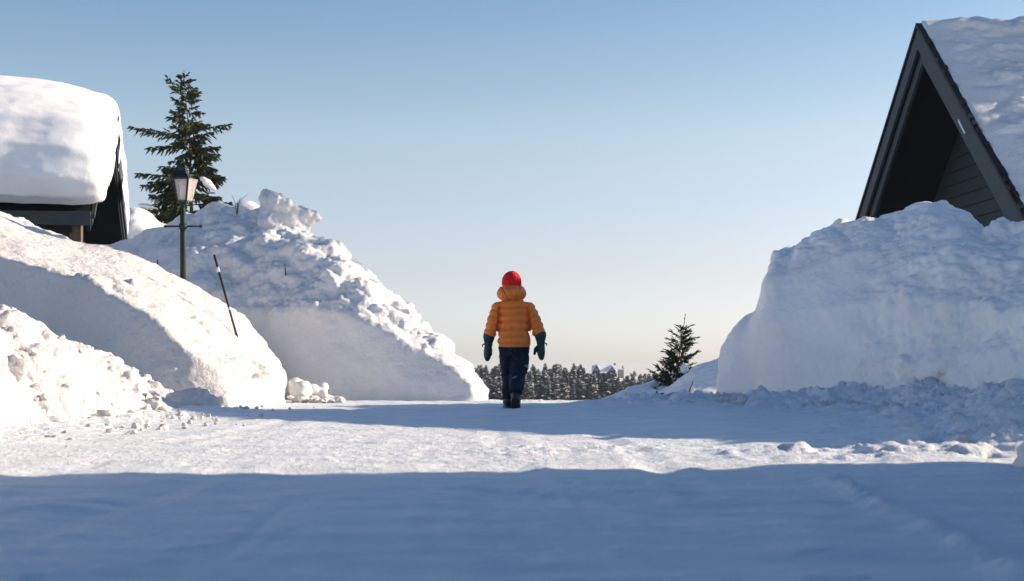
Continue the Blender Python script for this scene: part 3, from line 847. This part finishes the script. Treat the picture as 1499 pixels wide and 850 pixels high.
def small_spruce():
    Y = 19.6; s = Y / FPX; rr = random.Random(12)
    b0 = at(985, 585, Y); top = at(1003, 463, Y)
    tr = thing('spruce_tree', 'small young spruce poking from the drift beside the right bank', 'tree', (b0[0], b0[1], 0))
    W = MB(); V = []; F = []
    zb, zt = b0[2] - .3, top[2]
    ax = lambda z: Vector(((top[0] - b0[0]) * (z - b0[2]) / (zt - b0[2]), 0, z))
    T = MB(); zs = np.linspace(zb, zt, 14); T.tube([ax(z) for z in zs], [max(.003, .02 * (zt - z) / (zt - zb)) for z in zs], 7); T.build('trunk', M['bark'], tr, True)
    z = b0[2] - .02
    while z < zt - .16:
        t = (zt - z) / (zt - b0[2]); rad = .05 + .30 * t ** .75
        for k in range(rr.choice((6, 6, 7))):
            a = rr.uniform(0, 6.283); ln = rad * rr.uniform(.6, 1.1) * (1.15 if math.cos(a) < 0 and t > .5 else 1)
            branch(V, F, W, ax(z), (math.cos(a), math.sin(a), rr.uniform(.1, .6)), ln, rr, dens=.022, wd=.009, tw=.15, droop=rr.uniform(-.1, .3))
        z += .05 + .02 * t
    for z in np.linspace(zt - .2, zt, 5): spray(V, F, ax(z), Vector((rr.uniform(-.5, .5), 0, 1)), Vector((0, 1, 0)), .05, .006)
    W.build('branches', M['bark'], tr)
    me = mesh_from(np.array([tuple(v) for v in V]), F, 'crown', False)
    mi = (np.array([rr.random() for _ in range(len(F) // 2 + 1)]) < .4).astype(int).repeat(2)[:len(F)]
    link('crown', me, [M['needle'], M['needle_brown']], tr); me.polygons.foreach_set('material_index', mi.astype(np.int32))
    for (px, py, sz) in [(1002, 540, (.06, .07, .065))]:
        p = at(px, py, Y - .22); mb = MB(); mb.ellipsoid((0, 0, 0), sz, nu=20, nv=12)
        me = remesh(mb.mesh(), .01, 2); P, N = co_no(me); P += N * (.015 * fbm(P * 14, 3, px))[:, None]; set_co(me, P)
        o = link('snow_clump', me, M['roof_snow'], tr); o.location = (p[0] - b0[0], p[1] - b0[1], p[2])
small_spruce()

def sprig(label, px, py, Y, h, name='spruce_sprig', n=5, seed=3):
    rr = random.Random(seed); p = at(px, py, Y); W = MB(); V = []; F = []
    tr = thing(name, label, 'sprig', p)
    W.tube([(0, 0, -.1), (.0, 0, h)], [.006, .003], 6)
    for k in range(n): 
        a = rr.uniform(0, 6.28); branch(V, F, W, Vector((0, 0, h * rr.uniform(.5, 1))), (math.cos(a), math.sin(a), .1), h * rr.uniform(.5, .9), rr, dens=.025, wd=.008, tw=.05, droop=.5)
    W.build('stem', M['bark'], tr)
    link('needles', mesh_from(np.array([tuple(v) for v in V]), F, 'needles', False), M['needle'], tr)
sprig('tiny spruce tip sticking out of the drift left of the black stick', 961, 584, 17.6, .10)
def twig():
    rr = random.Random(2); p = at(347, 304, 18.6); mb = MB()
    for k in range(4):
        a = rr.uniform(-.6, .6); l = rr.uniform(.08, .18)
        mb.tube([(0, 0, -.1), (a * .06, rr.uniform(-.02, .02), l * .5), (a * .2 + .03, 0, l)], [.005, .004, .002], 5)
    o = mb.build('bare_twig', M['bark'], None, True); o.location = p
    tag(o, 'bare thin twigs poking from the top of the tall left mound', 'twig')
twig()

# ------------------------------------------------------------------ far forest
def far_tree_mesh(seed, snowy):
    rr = random.Random(seed); V = []; F = []; MI = []
    H = 8.; 
    def tri(a, b, c, m): 
        k = len(V); V.extend([a, b, c]); F.append((k, k + 1, k + 2)); MI.append(m)
    n = 6
    for i in range(n):
        a0, a1 = 6.283 * i / n, 6.283 * (i + 1) / n; r = .13
        tri((r * math.cos(a0), r * math.sin(a0), 0), (r * math.cos(a1), r * math.sin(a1), 0), (0, 0, H), 2)
    z = .5 + rr.random() * .6
    wide = rr.uniform(.85, 1.35)
    while z < H - .15:
        t = (H - z) / H
        rad = wide * (.22 + 1.0 * t ** .75) * rr.uniform(.75, 1.15)
        nb = rr.randint(7, 9)
        for k in range(nb):
            if rr.random() < .12: continue
            a = rr.uniform(0, 6.283); l = rad * rr.uniform(.55, 1.1); w = .20 + .20 * l
            ca, sa = math.cos(a), math.sin(a); dz = -.30 * l * rr.uniform(.3, 1.2)
            p0 = (0, 0, z + .1); tip = (ca * l, sa * l, z + dz)
            m1 = (ca * l * .55 - sa * w, sa * l * .55 + ca * w, z + dz * .4 - .1); m2 = (ca * l * .55 + sa * w, sa * l * .55 - ca * w, z + dz * .4 - .1)
            tri(p0, m1, tip, 0); tri(p0, tip, m2, 0)
            # hanging twigs under the branch
            tri((ca * l * .3, sa * l * .3, z), tip, (ca * l * .65, sa * l * .65, z + dz - .35), 0)
            if rr.random() < snowy:
                q = .07; f = rr.uniform(.5, .95)
                s1 = (ca * l * .5 - sa * w * f, sa * l * .5 + ca * w * f, z + dz * .4 - .03); s2 = (ca * l * .5 + sa * w * f, sa * l * .5 - ca * w * f, z + dz * .4 - .03)
                s0 = (ca * l * .2, sa * l * .2, z + .14); s3 = (ca * l * .95, sa * l * .95, z + dz * .9 + q)
                tri(s0, s1, s3, 1); tri(s0, s3, s2, 1)
        z += .26 + .12 * t
    me = mesh_from(np.array(V), np.array(F), 'conifer', False)
    for m in ('far_green', 'far_snow', 'far_bark'): me.materials.append(M[m])
    me.polygons.foreach_set('material_index', np.array(MI, np.int32))
    return me
def forest():
    rr = random.Random(21)
    dark = [far_tree_mesh(k, .06) for k in range(5)]; mixed = [far_tree_mesh(20 + k, .22) for k in range(5)]; white = [far_tree_mesh(40 + k, .5) for k in range(4)]
    rows = [(238, 30, 545, 560), (252, 34, 538, 556), (268, 36, 535, 552), (286, 38, 532, 548), (305, 40, 531, 545), (328, 40, 530, 544), (352, 38, 529, 543), (440, 42, 532, 541)]
    for ri, (Y, n, ta, tb) in enumerate(rows):
        for k in range(-4, n):
            px = 672 + (k + rr.uniform(.05, .95)) * (((345 if Y < 400 else 380) / n) if k >= 0 else 28); y = Y + rr.uniform(-9, 9)
            if 862 < px < 914 and Y > 340: continue
            x = (px - CX) / FPX * y; zb = float(terrain(np.array([x]), np.array([y]))[0])
            lo, hi = ta, tb
            if px > 915: lo, hi = ta + 12, tb + 10
            if 908 < px < 926: lo, hi = ta + 16, tb + 14
            if 858 < px < 908: lo, hi = max(ta, 543), max(tb, 549)
            if rr.random() < .15: lo += 8; hi += 10
            top = CAM_H + (HOR - rr.uniform(lo, hi)) / FPX * y
            h = min(max(top - zb, 2.6), 11)
            pool = white if ri < 2 and rr.random() < .75 else (mixed if rr.random() < .6 - .06 * ri else dark)
            if ri >= 2 and pool is white: pool = mixed
            me = rr.choice(pool)
            o = bpy.data.objects.new('conifer_tree', me); COL.objects.link(o)
            sc = h / 8.; sw = rr.uniform(1.15, 1.75) * (.5 + .5 * sc)
            o.location = (x, y, zb - .1); o.scale = (sw, sw, sc); o.rotation_euler = (0, 0, rr.uniform(0, 6.28))
            tag(o, 'snow dusted conifer in the dense wood on the far hillside', 'tree', 'conifers in the far hillside wood')
forest()

def chalet():
    Y = 400.; s = Y / FPX; zb = float(terrain(np.array([25.]), np.array([Y]))[0])
    c = thing('chalet', 'distant dark chalet with two gables and white roofs above the wood', 'house', ((888 - CX) * s, Y, zb))
    def lx(px): return (px - 888) * s
    def lz(py): return CAM_H + (HOR - py) * s - zb
    w = MB(); w.box((0, 4, lz(546) / 2), (lx(903) - lx(872), 6, lz(546)))
    gables = [(873, 5.0, 533.2), (895.5, 5.2, 535.3)]
    for (gx, hw, gy) in gables:
        a = lx(gx); h = hw * s * 1.05
        w.prism([(a - h, -.2, -1), (a + h, -.2, -1), (a + h, -.2, lz(543)), (a, -.2, lz(gy + 1)), (a - h, -.2, lz(543))], (0, 5, 0))
    w.build('wall', M['chalet'], c)
    r = MB()
    r.prism([(lx(868), -.0, lz(543)), (lx(868), 4, lz(534.2)), (lx(868), 8, lz(543)), (lx(868), 8, lz(544)), (lx(868), 4, lz(535.5)), (lx(868), 0, lz(544))], (lx(907) - lx(868), 0, 0))
    for (gx, hw, gy) in gables:
        a = lx(gx)
        for sg in (-1, 1):
            h = (hw + 1.3) * s
            r.prism([(a, -1, lz(gy - .6)), (a + sg * h, -1, lz(543.0)), (a + sg * h, -1, lz(544)), (a, -1, lz(gy + .6))], (0, 5, 0))
    r.build('roof', M['far_snow'], c)
    for (gx, hw, gy) in gables:
        f = MB(); f.box((lx(gx), -.26, lz(540.6)), (1.0, .12, .62)); f.build('window', M['pane'], c)
    ch = MB(); ch.box((lx(901.5), 4.4, lz(534)), (.5, .6, lz(531.8) - lz(538))); ch.build('chimney', M['chalet'], c)
    d = thing('cottage', 'distant pale walled cottage with a tall chimney right of the dark chalet', 'house', ((908 - CX) * s, Y - 3, zb))
    w = MB(); w.box((0, 1.2, lz(541) / 2), (1.5, 2.4, lz(541))); w.build('wall', M['chalet_light'], d)
    r = MB(); r.box((0, 1.2, lz(540.3)), (1.9, 2.8, .22)); r.build('roof', M['far_snow'], d)
    r = MB(); r.box((.55, 1.2, lz(538.5)), (.32, .4, 1.3)); r.build('chimney', M['bark'], d)
chalet()

# ------------------------------------------------------------------ the child
def person():
    PX, PY = 0.005, 12.9
    gz = 0.0
    t = thing('person', 'child in orange puffer jacket and red hat walking away down the road', 'person', (PX, PY, gz))
    # ---- body (one continuous mesh, under the clothes)
    joints = [((.015, 0, .60), .085), ((.012, .005, .75), .09), ((.005, .01, .90), .095), ((0, .01, .985), .04), ((0, .012, 1.03), .042), ((0, .02, 1.10), .078), ((0, .02, 1.175), .072),
              ((-.13, .01, .93), .045), ((-.185, .0, .80), .035), ((-.212, .03, .665), .026), ((-.222, .045, .57), .028), ((-.222, .05, .50), .018),
              ((.135, .01, .93), .045), ((.205, .0, .80), .035), ((.245, -.02, .675), .026), ((.255, -.01, .58), .028), ((.257, -.01, .51), .018),
              ((-.045, .0, .56), .07), ((-.05, .09, .33), .05), ((-.05, .10, .10), .034), ((-.05, .19, .05), .028),
              ((.065, .0, .56), .07), ((.055, -.0, .33), .05), ((.028, -.135, .18), .03), ((.027, -.13, .10), .026)]
    edges = [(0, 1), (1, 2), (2, 3), (3, 4), (4, 5), (5, 6), (2, 7), (7, 8), (8, 9), (9, 10), (10, 11), (2, 12), (12, 13), (13, 14), (14, 15), (15, 16), (0, 17), (17, 18), (18, 19), (19, 20), (0, 21), (21, 22), (22, 23), (23, 24)]
    me = bpy.data.meshes.new('body'); me.from_pydata([j[0] for j in joints], edges, []); me.update()
    o = bpy.data.objects.new('scratch_body', me); COL.objects.link(o)
    sk = o.modifiers.new('skin', 'SKIN'); sub = o.modifiers.new('sub', 'SUBSURF'); sub.levels = 2
    for i, (p, r) in enumerate(joints):
        sv = me.skin_vertices[0].data[i]; sv.radius = (r, r); sv.use_root = (i == 0)
    dg = bpy.context.evaluated_depsgraph_get(); dg.update()
    bm_ = bpy.data.meshes.new_from_object(o.evaluated_get(dg), depsgraph=dg); bpy.data.objects.remove(o)
    P, N = co_no(bm_)
    def bump(c, r, a, d):
        w = np.exp(-(((P - np.array(c)) / np.array(r)) ** 2).sum(1)); return w[:, None] * np.array(d) * a
    P = P + bump((0, .105, 1.095), (.014, .03, .018), .02, (0, 1, -.2)) + bump((-.028, .10, 1.12), (.014, .03, .01), -.006, (0, 1, 0)) + bump((.028, .10, 1.12), (.014, .03, .01), -.006, (0, 1, 0)) + bump((0, .10, 1.06), (.022, .03, .006), -.006, (0, 1, 0))
    set_co(bm_, P); bm_.polygons.foreach_set('use_smooth', [True] * len(bm_.polygons))
    link('body', bm_, M['skin'], t)
    for s in (-1, 1):
        e = MB(); e.ellipsoid((s * .028, .083, 1.118), (.011, .009, .008)); e.build('eye', M['eye'], t, True)
    # ---- jacket
    armL = [(-.118, .0, .912), (-.170, -.005, .79), (-.205, .02, .665)]
    armR = [(.135, .0, .912), (.198, -.005, .79), (.243, -.015, .672)]
    mb = MB()
    def ring_loft(m, secs, n=28):
        v = []; f = []
        for (cx, cy, z, rx, ry) in secs:
            for k in range(n):
                a = 2 * math.pi * k / n; v.append((cx + rx * math.cos(a), cy + ry * math.sin(a), z))
        for i in range(len(secs) - 1):
            for k in range(n): f.append((i * n + k, i * n + (k + 1) % n, (i + 1) * n + (k + 1) % n, (i + 1) * n + k))
        f += [tuple(range(n))[::-1], tuple(range((len(secs) - 1) * n, len(secs) * n))]
        m.add(v, f)
    ring_loft(mb, [(.018, 0, .560, .140, .115), (.018, 0, .575, .150, .125), (.018, 0, .63, .152, .128), (.014, 0, .72, .146, .122), (.010, 0, .82, .143, .118), (.008, 0, .89, .150, .112), (.006, .003, .935, .146, .098), (.003, .006, .968, .122, .088), (0, .01, 1.0, .085, .075)])
    for arm in (armL, armR):
        a0, a1, a2 = [Vector(p) for p in arm]
        mb.tube([a0.lerp(a1, -.12), a0, a0.lerp(a1, .5), a1, a1.lerp(a2, .6), a2], [.055, .068, .068, .062, .058, .054], 18)
        mb.ellipsoid(a0 + Vector((0, 0, -.0)), (.066, .075, .058))
    jm = remesh(mb.mesh(), .006, 7); P, N = co_no(jm)
    def seg(P, a, b):
        a, b = np.array(a), np.array(b); tt = np.clip(((P - a) @ (b - a)) / ((b - a) @ (b - a)), 0, 1)
        return np.linalg.norm(P - a - tt[:, None] * (b - a), axis=1), tt
    d = np.zeros(len(P))
    tor = ((P[:, 0] - .012) / .155) ** 2 + (P[:, 1] / .13) ** 2 < 1.0
    def groove(c, per, amp): 
        ph = np.abs(np.sin(np.pi * c / per)); return amp * (np.clip(ph, 0, 1) ** .32 - .8)
    wob = .004 * fbm(P * 6, 2, 600)
    d_t = groove(P[:, 2] - .575 + wob - .012 * np.cos(P[:, 0] * 10), .0665, .030)
    d = np.where(tor, d_t, 0)
    for arm, sg in ((armL, -1), (armR, 1)):
        d1, t1 = seg(P, arm[0], arm[1]); d2, t2 = seg(P, arm[1], arm[2])
        along = np.where(d1 < d2, t1 * .145, .145 + t2 * .14)
        on = (~tor) & (P[:, 0] * sg > .05) & (P[:, 2] < .99)
        d = np.where(on, groove(along + .02 + wob, .062, .017), d)
        # seam where the sleeve meets the body
        dd = np.abs(d1 - .078); 
    el = ((P[:, 0] - .012) / .155) ** 2 + (P[:, 1] / .13) ** 2
    d -= .03 * np.exp(-((el - 1.0) / .12) ** 2) * (P[:, 2] < .93) * (np.abs(P[:, 0] - .012) > .11) * sstep(.62, .70, P[:, 2])
    d += .0065 * fbm(P * 15, 3, 601) + .0012 * fbm(P * np.array([60, 60, 14.]), 2, 602)
    P = P + N * d[:, None]; set_co(jm, P)
    link('jacket', jm, M['jacket'], t)
    # ---- hood lying on the shoulders
    mb = MB()
    mb.ellipsoid((-.012, -.03, 1.04), (.132, .105, .074), Matrix.Rotation(R(-6), 3, 'Y'))
    mb.ellipsoid((-.008, .0, 1.075), (.118, .10, .058)); mb.ellipsoid((-.092, -.01, 1.04), (.05, .075, .06)); mb.ellipsoid((.075, -.01, 1.04), (.05, .075, .058))
    hm = remesh(mb.mesh(), .007, 8); P, N = co_no(hm)
    cr = np.exp(-((P[:, 0] + .055 - (P[:, 2] - 1.03) * -.55) / .010) ** 2) + .8 * np.exp(-((P[:, 0] - .045 - (P[:, 2] - 1.03) * .2) / .011) ** 2)
    P = P + N * (-.011 * cr + .010 * fbm(P * 11, 3, 610))[:, None]; set_co(hm, P)
    link('hood', hm, M['jacket'], t)
    # ---- hat
    mb = MB(); mb.ellipsoid((-.006, .02, 1.155), (.088, .095, .098)); mb.lathe([(.086, 1.06), (.0885, 1.10), (.086, 1.15)], 28, (-.006, .02, 0))
    hm = remesh(mb.mesh(), .006, 5); P, N = co_no(hm)
    an = np.arctan2(P[:, 1] - .02, P[:, 0] + .006); ht = np.clip((P[:, 2] - 1.06) / .19, 0, 1)
    P = P + N * (.0036 * np.sin(an * 26) * (1 - ht ** 3) - .006 * np.exp(-(np.abs(np.sin(an * 2 + .4)) / .12) ** 2) * sstep(.3, .8, ht) + .006 * fbm(P * 14, 2, 620))[:, None]; set_co(hm, P)
    link('hat', hm, M['hat'], t)
    # ---- trousers
    mb = MB()
    ring_loft(mb, [(.012, 0, .48, .11, .09), (.012, 0, .55, .128, .105), (.014, 0, .62, .128, .108)])
    mb.tube([(-.045, 0, .57), (-.044, .035, .46), (-.038, .085, .33), (-.038, .09, .20), (-.040, .09, .085)], [.08, .079, .070, .060, .056], 20)
    mb.tube([(.066, 0, .57), (.068, .0, .46), (.054, -.015, .34), (.036, -.08, .245), (.028, -.135, .185), (.026, -.155, .15)], [.082, .082, .077, .070, .062, .060], 20)
    tm = remesh(mb.mesh(), .0075, 5); P, N = co_no(tm)
    P = P + N * (.013 * fbm(P * np.array([9, 9, 14.]), 3, 630) + .009 * (billow(P * np.array([14, 14, 22.]), 2, 631) * 2 - .5) - .012 * np.exp(-((P[:, 0] - .012) / .012) ** 2) * (P[:, 1] < 0) * sstep(.42, .5, P[:, 2]))[:, None]; set_co(tm, P)
    tro = link('trousers', tm, M['trouser'], t)
    # reflective prints follow the cloth: copied patches of trouser faces lifted 2 mm
    P, N = co_no(tm)
    def patch(sel, label):
        fs = [tuple(p.vertices) for p in tm.polygons if all(sel(P[i]) and N[i][1] < .25 for i in p.vertices)]
        if not fs: return
        used = sorted({i for f in fs for i in f}); idx = {v: k for k, v in enumerate(used)}
        me2 = mesh_from(P[used] + N[used] * .0025, [tuple(idx[i] for i in f) for f in fs])
        o = link('reflective_print', me2, M['reflect'], t); o['label'] = label
    patch(lambda q: .085 < q[0] < .155 and abs(q[2] - .385 + (q[0] - .12) * .1) < (q[0] - .082) * .42, 'pale triangular print on the right thigh')
    patch(lambda q: -.003 < q[0] < .045 and abs(q[2] - .285 - (q[0] - .02) * .35) < .011, 'narrow grey print on the calf')
    patch(lambda q: abs(q[0] + .018 + (q[2] - .5) * .9 * (q[2] < .5)) < .006 and .43 < q[2] < .56, 'thin grey seam print')
    # ---- boots
    def boot(x, y, z, yaw, pitch, lab=None):
        bt = bpy.data.objects.new('boot', None); COL.objects.link(bt); bt.parent = t
        bt.location = (x, y, z); bt.rotation_euler = (pitch, 0, yaw)
        m = MB(); m.ellipsoid((0, .055, .055), (.046, .115, .05)); m.ellipsoid((0, -.02, .065), (.044, .052, .06))
        m.tube([(0, -.02, .05), (0, -.022, .12), (0, -.024, .185)], [.044, .047, .052], 18)
        me = remesh(m.mesh(), .006, 4); P, N = co_no(me)
        P[:, 2] = np.maximum(P[:, 2], .012); P = P + N * (.004 * fbm(P * 25, 3, 640) - .005 * np.exp(-((P[:, 2] - .11) / .006) ** 2))[:, None]; set_co(me, P)
        link('upper', me, M['boot'], bt)
        s = MB(); prof = []
        for k in range(24):
            a = 2 * math.pi * k / 24; yy = .045 + .125 * math.sin(a); wx = .046 * (1 - .22 * math.exp(-((yy - .02) / .04) ** 2)); prof.append((wx * math.cos(a), yy, 0))
        s.prism(prof, (0, 0, .022)); s.build('sole', M['boot'], bt, bevel=.004)
        p = MB()
        p.tube([(-.024, -.068, .03), (-.026, -.073, .10), (-.015, -.077, .15), (.02, -.077, .155)], .0035, 6); p.ellipsoid((-.012, -.07, .125), (.007, .006, .008)); p.build('boot_trim', M['reflect'], bt, True)
    boot(-.040, .12, .0, .05, 0)
    boot(.026, -.145, .062, -.04, R(-38))
    # ---- mittens
    def mitten(x, y, z, sg, tilt, thumb):
        mt = bpy.data.objects.new('mitten', None); COL.objects.link(mt); mt.parent = t
        mt.location = (x, y, z); mt.rotation_euler = (R(6), tilt, 0)
        m = MB(); m.tube([(0, 0, .035), (0, 0, -.005), (0, 0, -.055), (0, 0, -.085)], [.052, .056, .047, .038], 18); me = remesh(m.mesh(), .006, 3)
        P, N = co_no(me); P[:, 0] *= .95; P = P + N * (.005 * fbm(P * 20, 3, 650) - .004 * np.exp(-((P[:, 2] + .06) / .006) ** 2))[:, None]; set_co(me, P); link('cuff', me, M['mitten'], mt)
        m = MB(); m.ellipsoid((0, .005, -.145), (.038, .052, .085)); m.tube([(0, 0, -.07), (0, .0, -.13)], [.034, .037], 16)
        th = Vector((thumb[0], thumb[1], 0)); m.tube([Vector((0, 0, -.10)) + th * .4, Vector((0, 0, -.13)) + th * 1.2, Vector((0, 0, -.165)) + th * 1.45], [.02, .019, .014], 12); m.ellipsoid(Vector((0, 0, -.168)) + th * 1.45, (.015, .015, .016))
        me = remesh(m.mesh(), .005, 3); P, N = co_no(me); P = P + N * (.004 * fbm(P * 24, 3, 651))[:, None]; set_co(me, P); link('hand_shell', me, M['mitten'], mt)
        s = MB(); s.tube([(sg * .036, -.01, -.07), (sg * .054, -.012, -.082), (sg * .05, -.012, -.098)], .006, 6); s.build('strap', M['boot'], mt, True)
    mitten(-.215, .02, .655, -1, R(4), (.018, .045))
    mitten(.252, -.015, .665, 1, R(-3), (-.042, .022))
person()

# ------------------------------------------------------------------ cold winter air
def haze():
    mb = MB(); mb.box((0, 0, -141), (13000, 13000, 312))
    m = bpy.data.materials.new('winter_haze'); m.use_nodes = True; nt = m.node_tree; nt.nodes.clear()
    out = nt.nodes.new('ShaderNodeOutputMaterial'); v = nt.nodes.new('ShaderNodeVolumePrincipled')
    v.inputs['Color'].default_value = (.82, .90, 1, 1); v.inputs['Density'].default_value = HAZE; v.inputs['Anisotropy'].default_value = .0
    nt.links.new(v.outputs[0], out.inputs['Volume'])
    o = mb.build('haze', m); tag(o, 'thin pale winter haze filling the air', 'haze', kind='stuff')
HAZE = .00018
haze()

# ------------------------------------------------------------------ light, sky, camera
AZ, EL = R(76), R(20)          # compass azimuth from +Y towards +X
sd = Vector((math.sin(AZ) * math.cos(EL), math.cos(AZ) * math.cos(EL), math.sin(EL)))
su = bpy.data.lights.new('sun', 'SUN'); su.energy = 5.0; su.angle = R(.5); su.color = (1.0, .80, .60)
so = bpy.data.objects.new('sun', su); COL.objects.link(so); so.rotation_euler = (-sd).to_track_quat('-Z', 'Y').to_euler(); so.location = (30, 8, 20)
w = bpy.data.worlds.new('World'); scene.world = w; w.use_nodes = True
nt = w.node_tree; bg = nt.nodes['Background']
sky = nt.nodes.new('ShaderNodeTexSky'); sky.sky_type = 'NISHITA'; sky.sun_disc = False
sky.sun_elevation = EL; sky.sun_rotation = AZ; sky.altitude = 1500; sky.air_density = .7; sky.dust_density = 2.6; sky.ozone_density = 1.0
# thin winter haze: the clear sky is paler and whiter low down, deeper blue overhead
tc = nt.nodes.new('ShaderNodeTexCoord'); sx = nt.nodes.new('ShaderNodeSeparateXYZ'); nt.links.new(tc.outputs['Generated'], sx.inputs[0])
rp = nt.nodes.new('ShaderNodeValToRGB'); nt.links.new(sx.outputs['Z'], rp.inputs['Fac'])
rp.color_ramp.elements[0].position = 0; rp.color_ramp.elements[0].color = (1.06, .99, 1.08, 1)
rp.color_ramp.elements[1].position = .5; rp.color_ramp.elements[1].color = (.62, .88, 1.05, 1)
for pos, col in ((.066, (1.22, .965, .84, 1)), (.16, (1.42, 1.23, .97, 1)), (.25, (1.04, 1.11, 1.0, 1))):
    e = rp.color_ramp.elements.new(pos); e.color = col
mul = nt.nodes.new('ShaderNodeMixRGB'); mul.blend_type = 'MULTIPLY'; mul.inputs[0].default_value = 1
nt.links.new(sky.outputs['Color'], mul.inputs[1]); nt.links.new(rp.outputs['Color'], mul.inputs[2])
nt.links.new(mul.outputs[0], bg.inputs['Color']); bg.inputs['Strength'].default_value = .103

cam = bpy.data.cameras.new('camera'); co = bpy.data.objects.new('camera', cam); COL.objects.link(co)
co.location = (0, 0, CAM_H); co.rotation_euler = (R(90), 0, 0)
cam.sensor_width = 36; cam.lens = FPX / 1499 * 36; cam.shift_y = (HOR - 425) / 1499
cam.clip_start = .05; cam.clip_end = 20000
cam.dof.use_dof = True; cam.dof.focus_distance = 12.9; cam.dof.aperture_fstop = 4.5
scene.camera = co

scene.view_settings.view_transform = 'Standard'; scene.view_settings.look = 'None'
scene.view_settings.exposure = 0.83; scene.view_settings.gamma = 1
scene.cycles.max_bounces = 14; scene.cycles.diffuse_bounces = 10; scene.cycles.transmission_bounces = 6
scene.cycles.use_denoising = True
scene.render.film_transparent = False
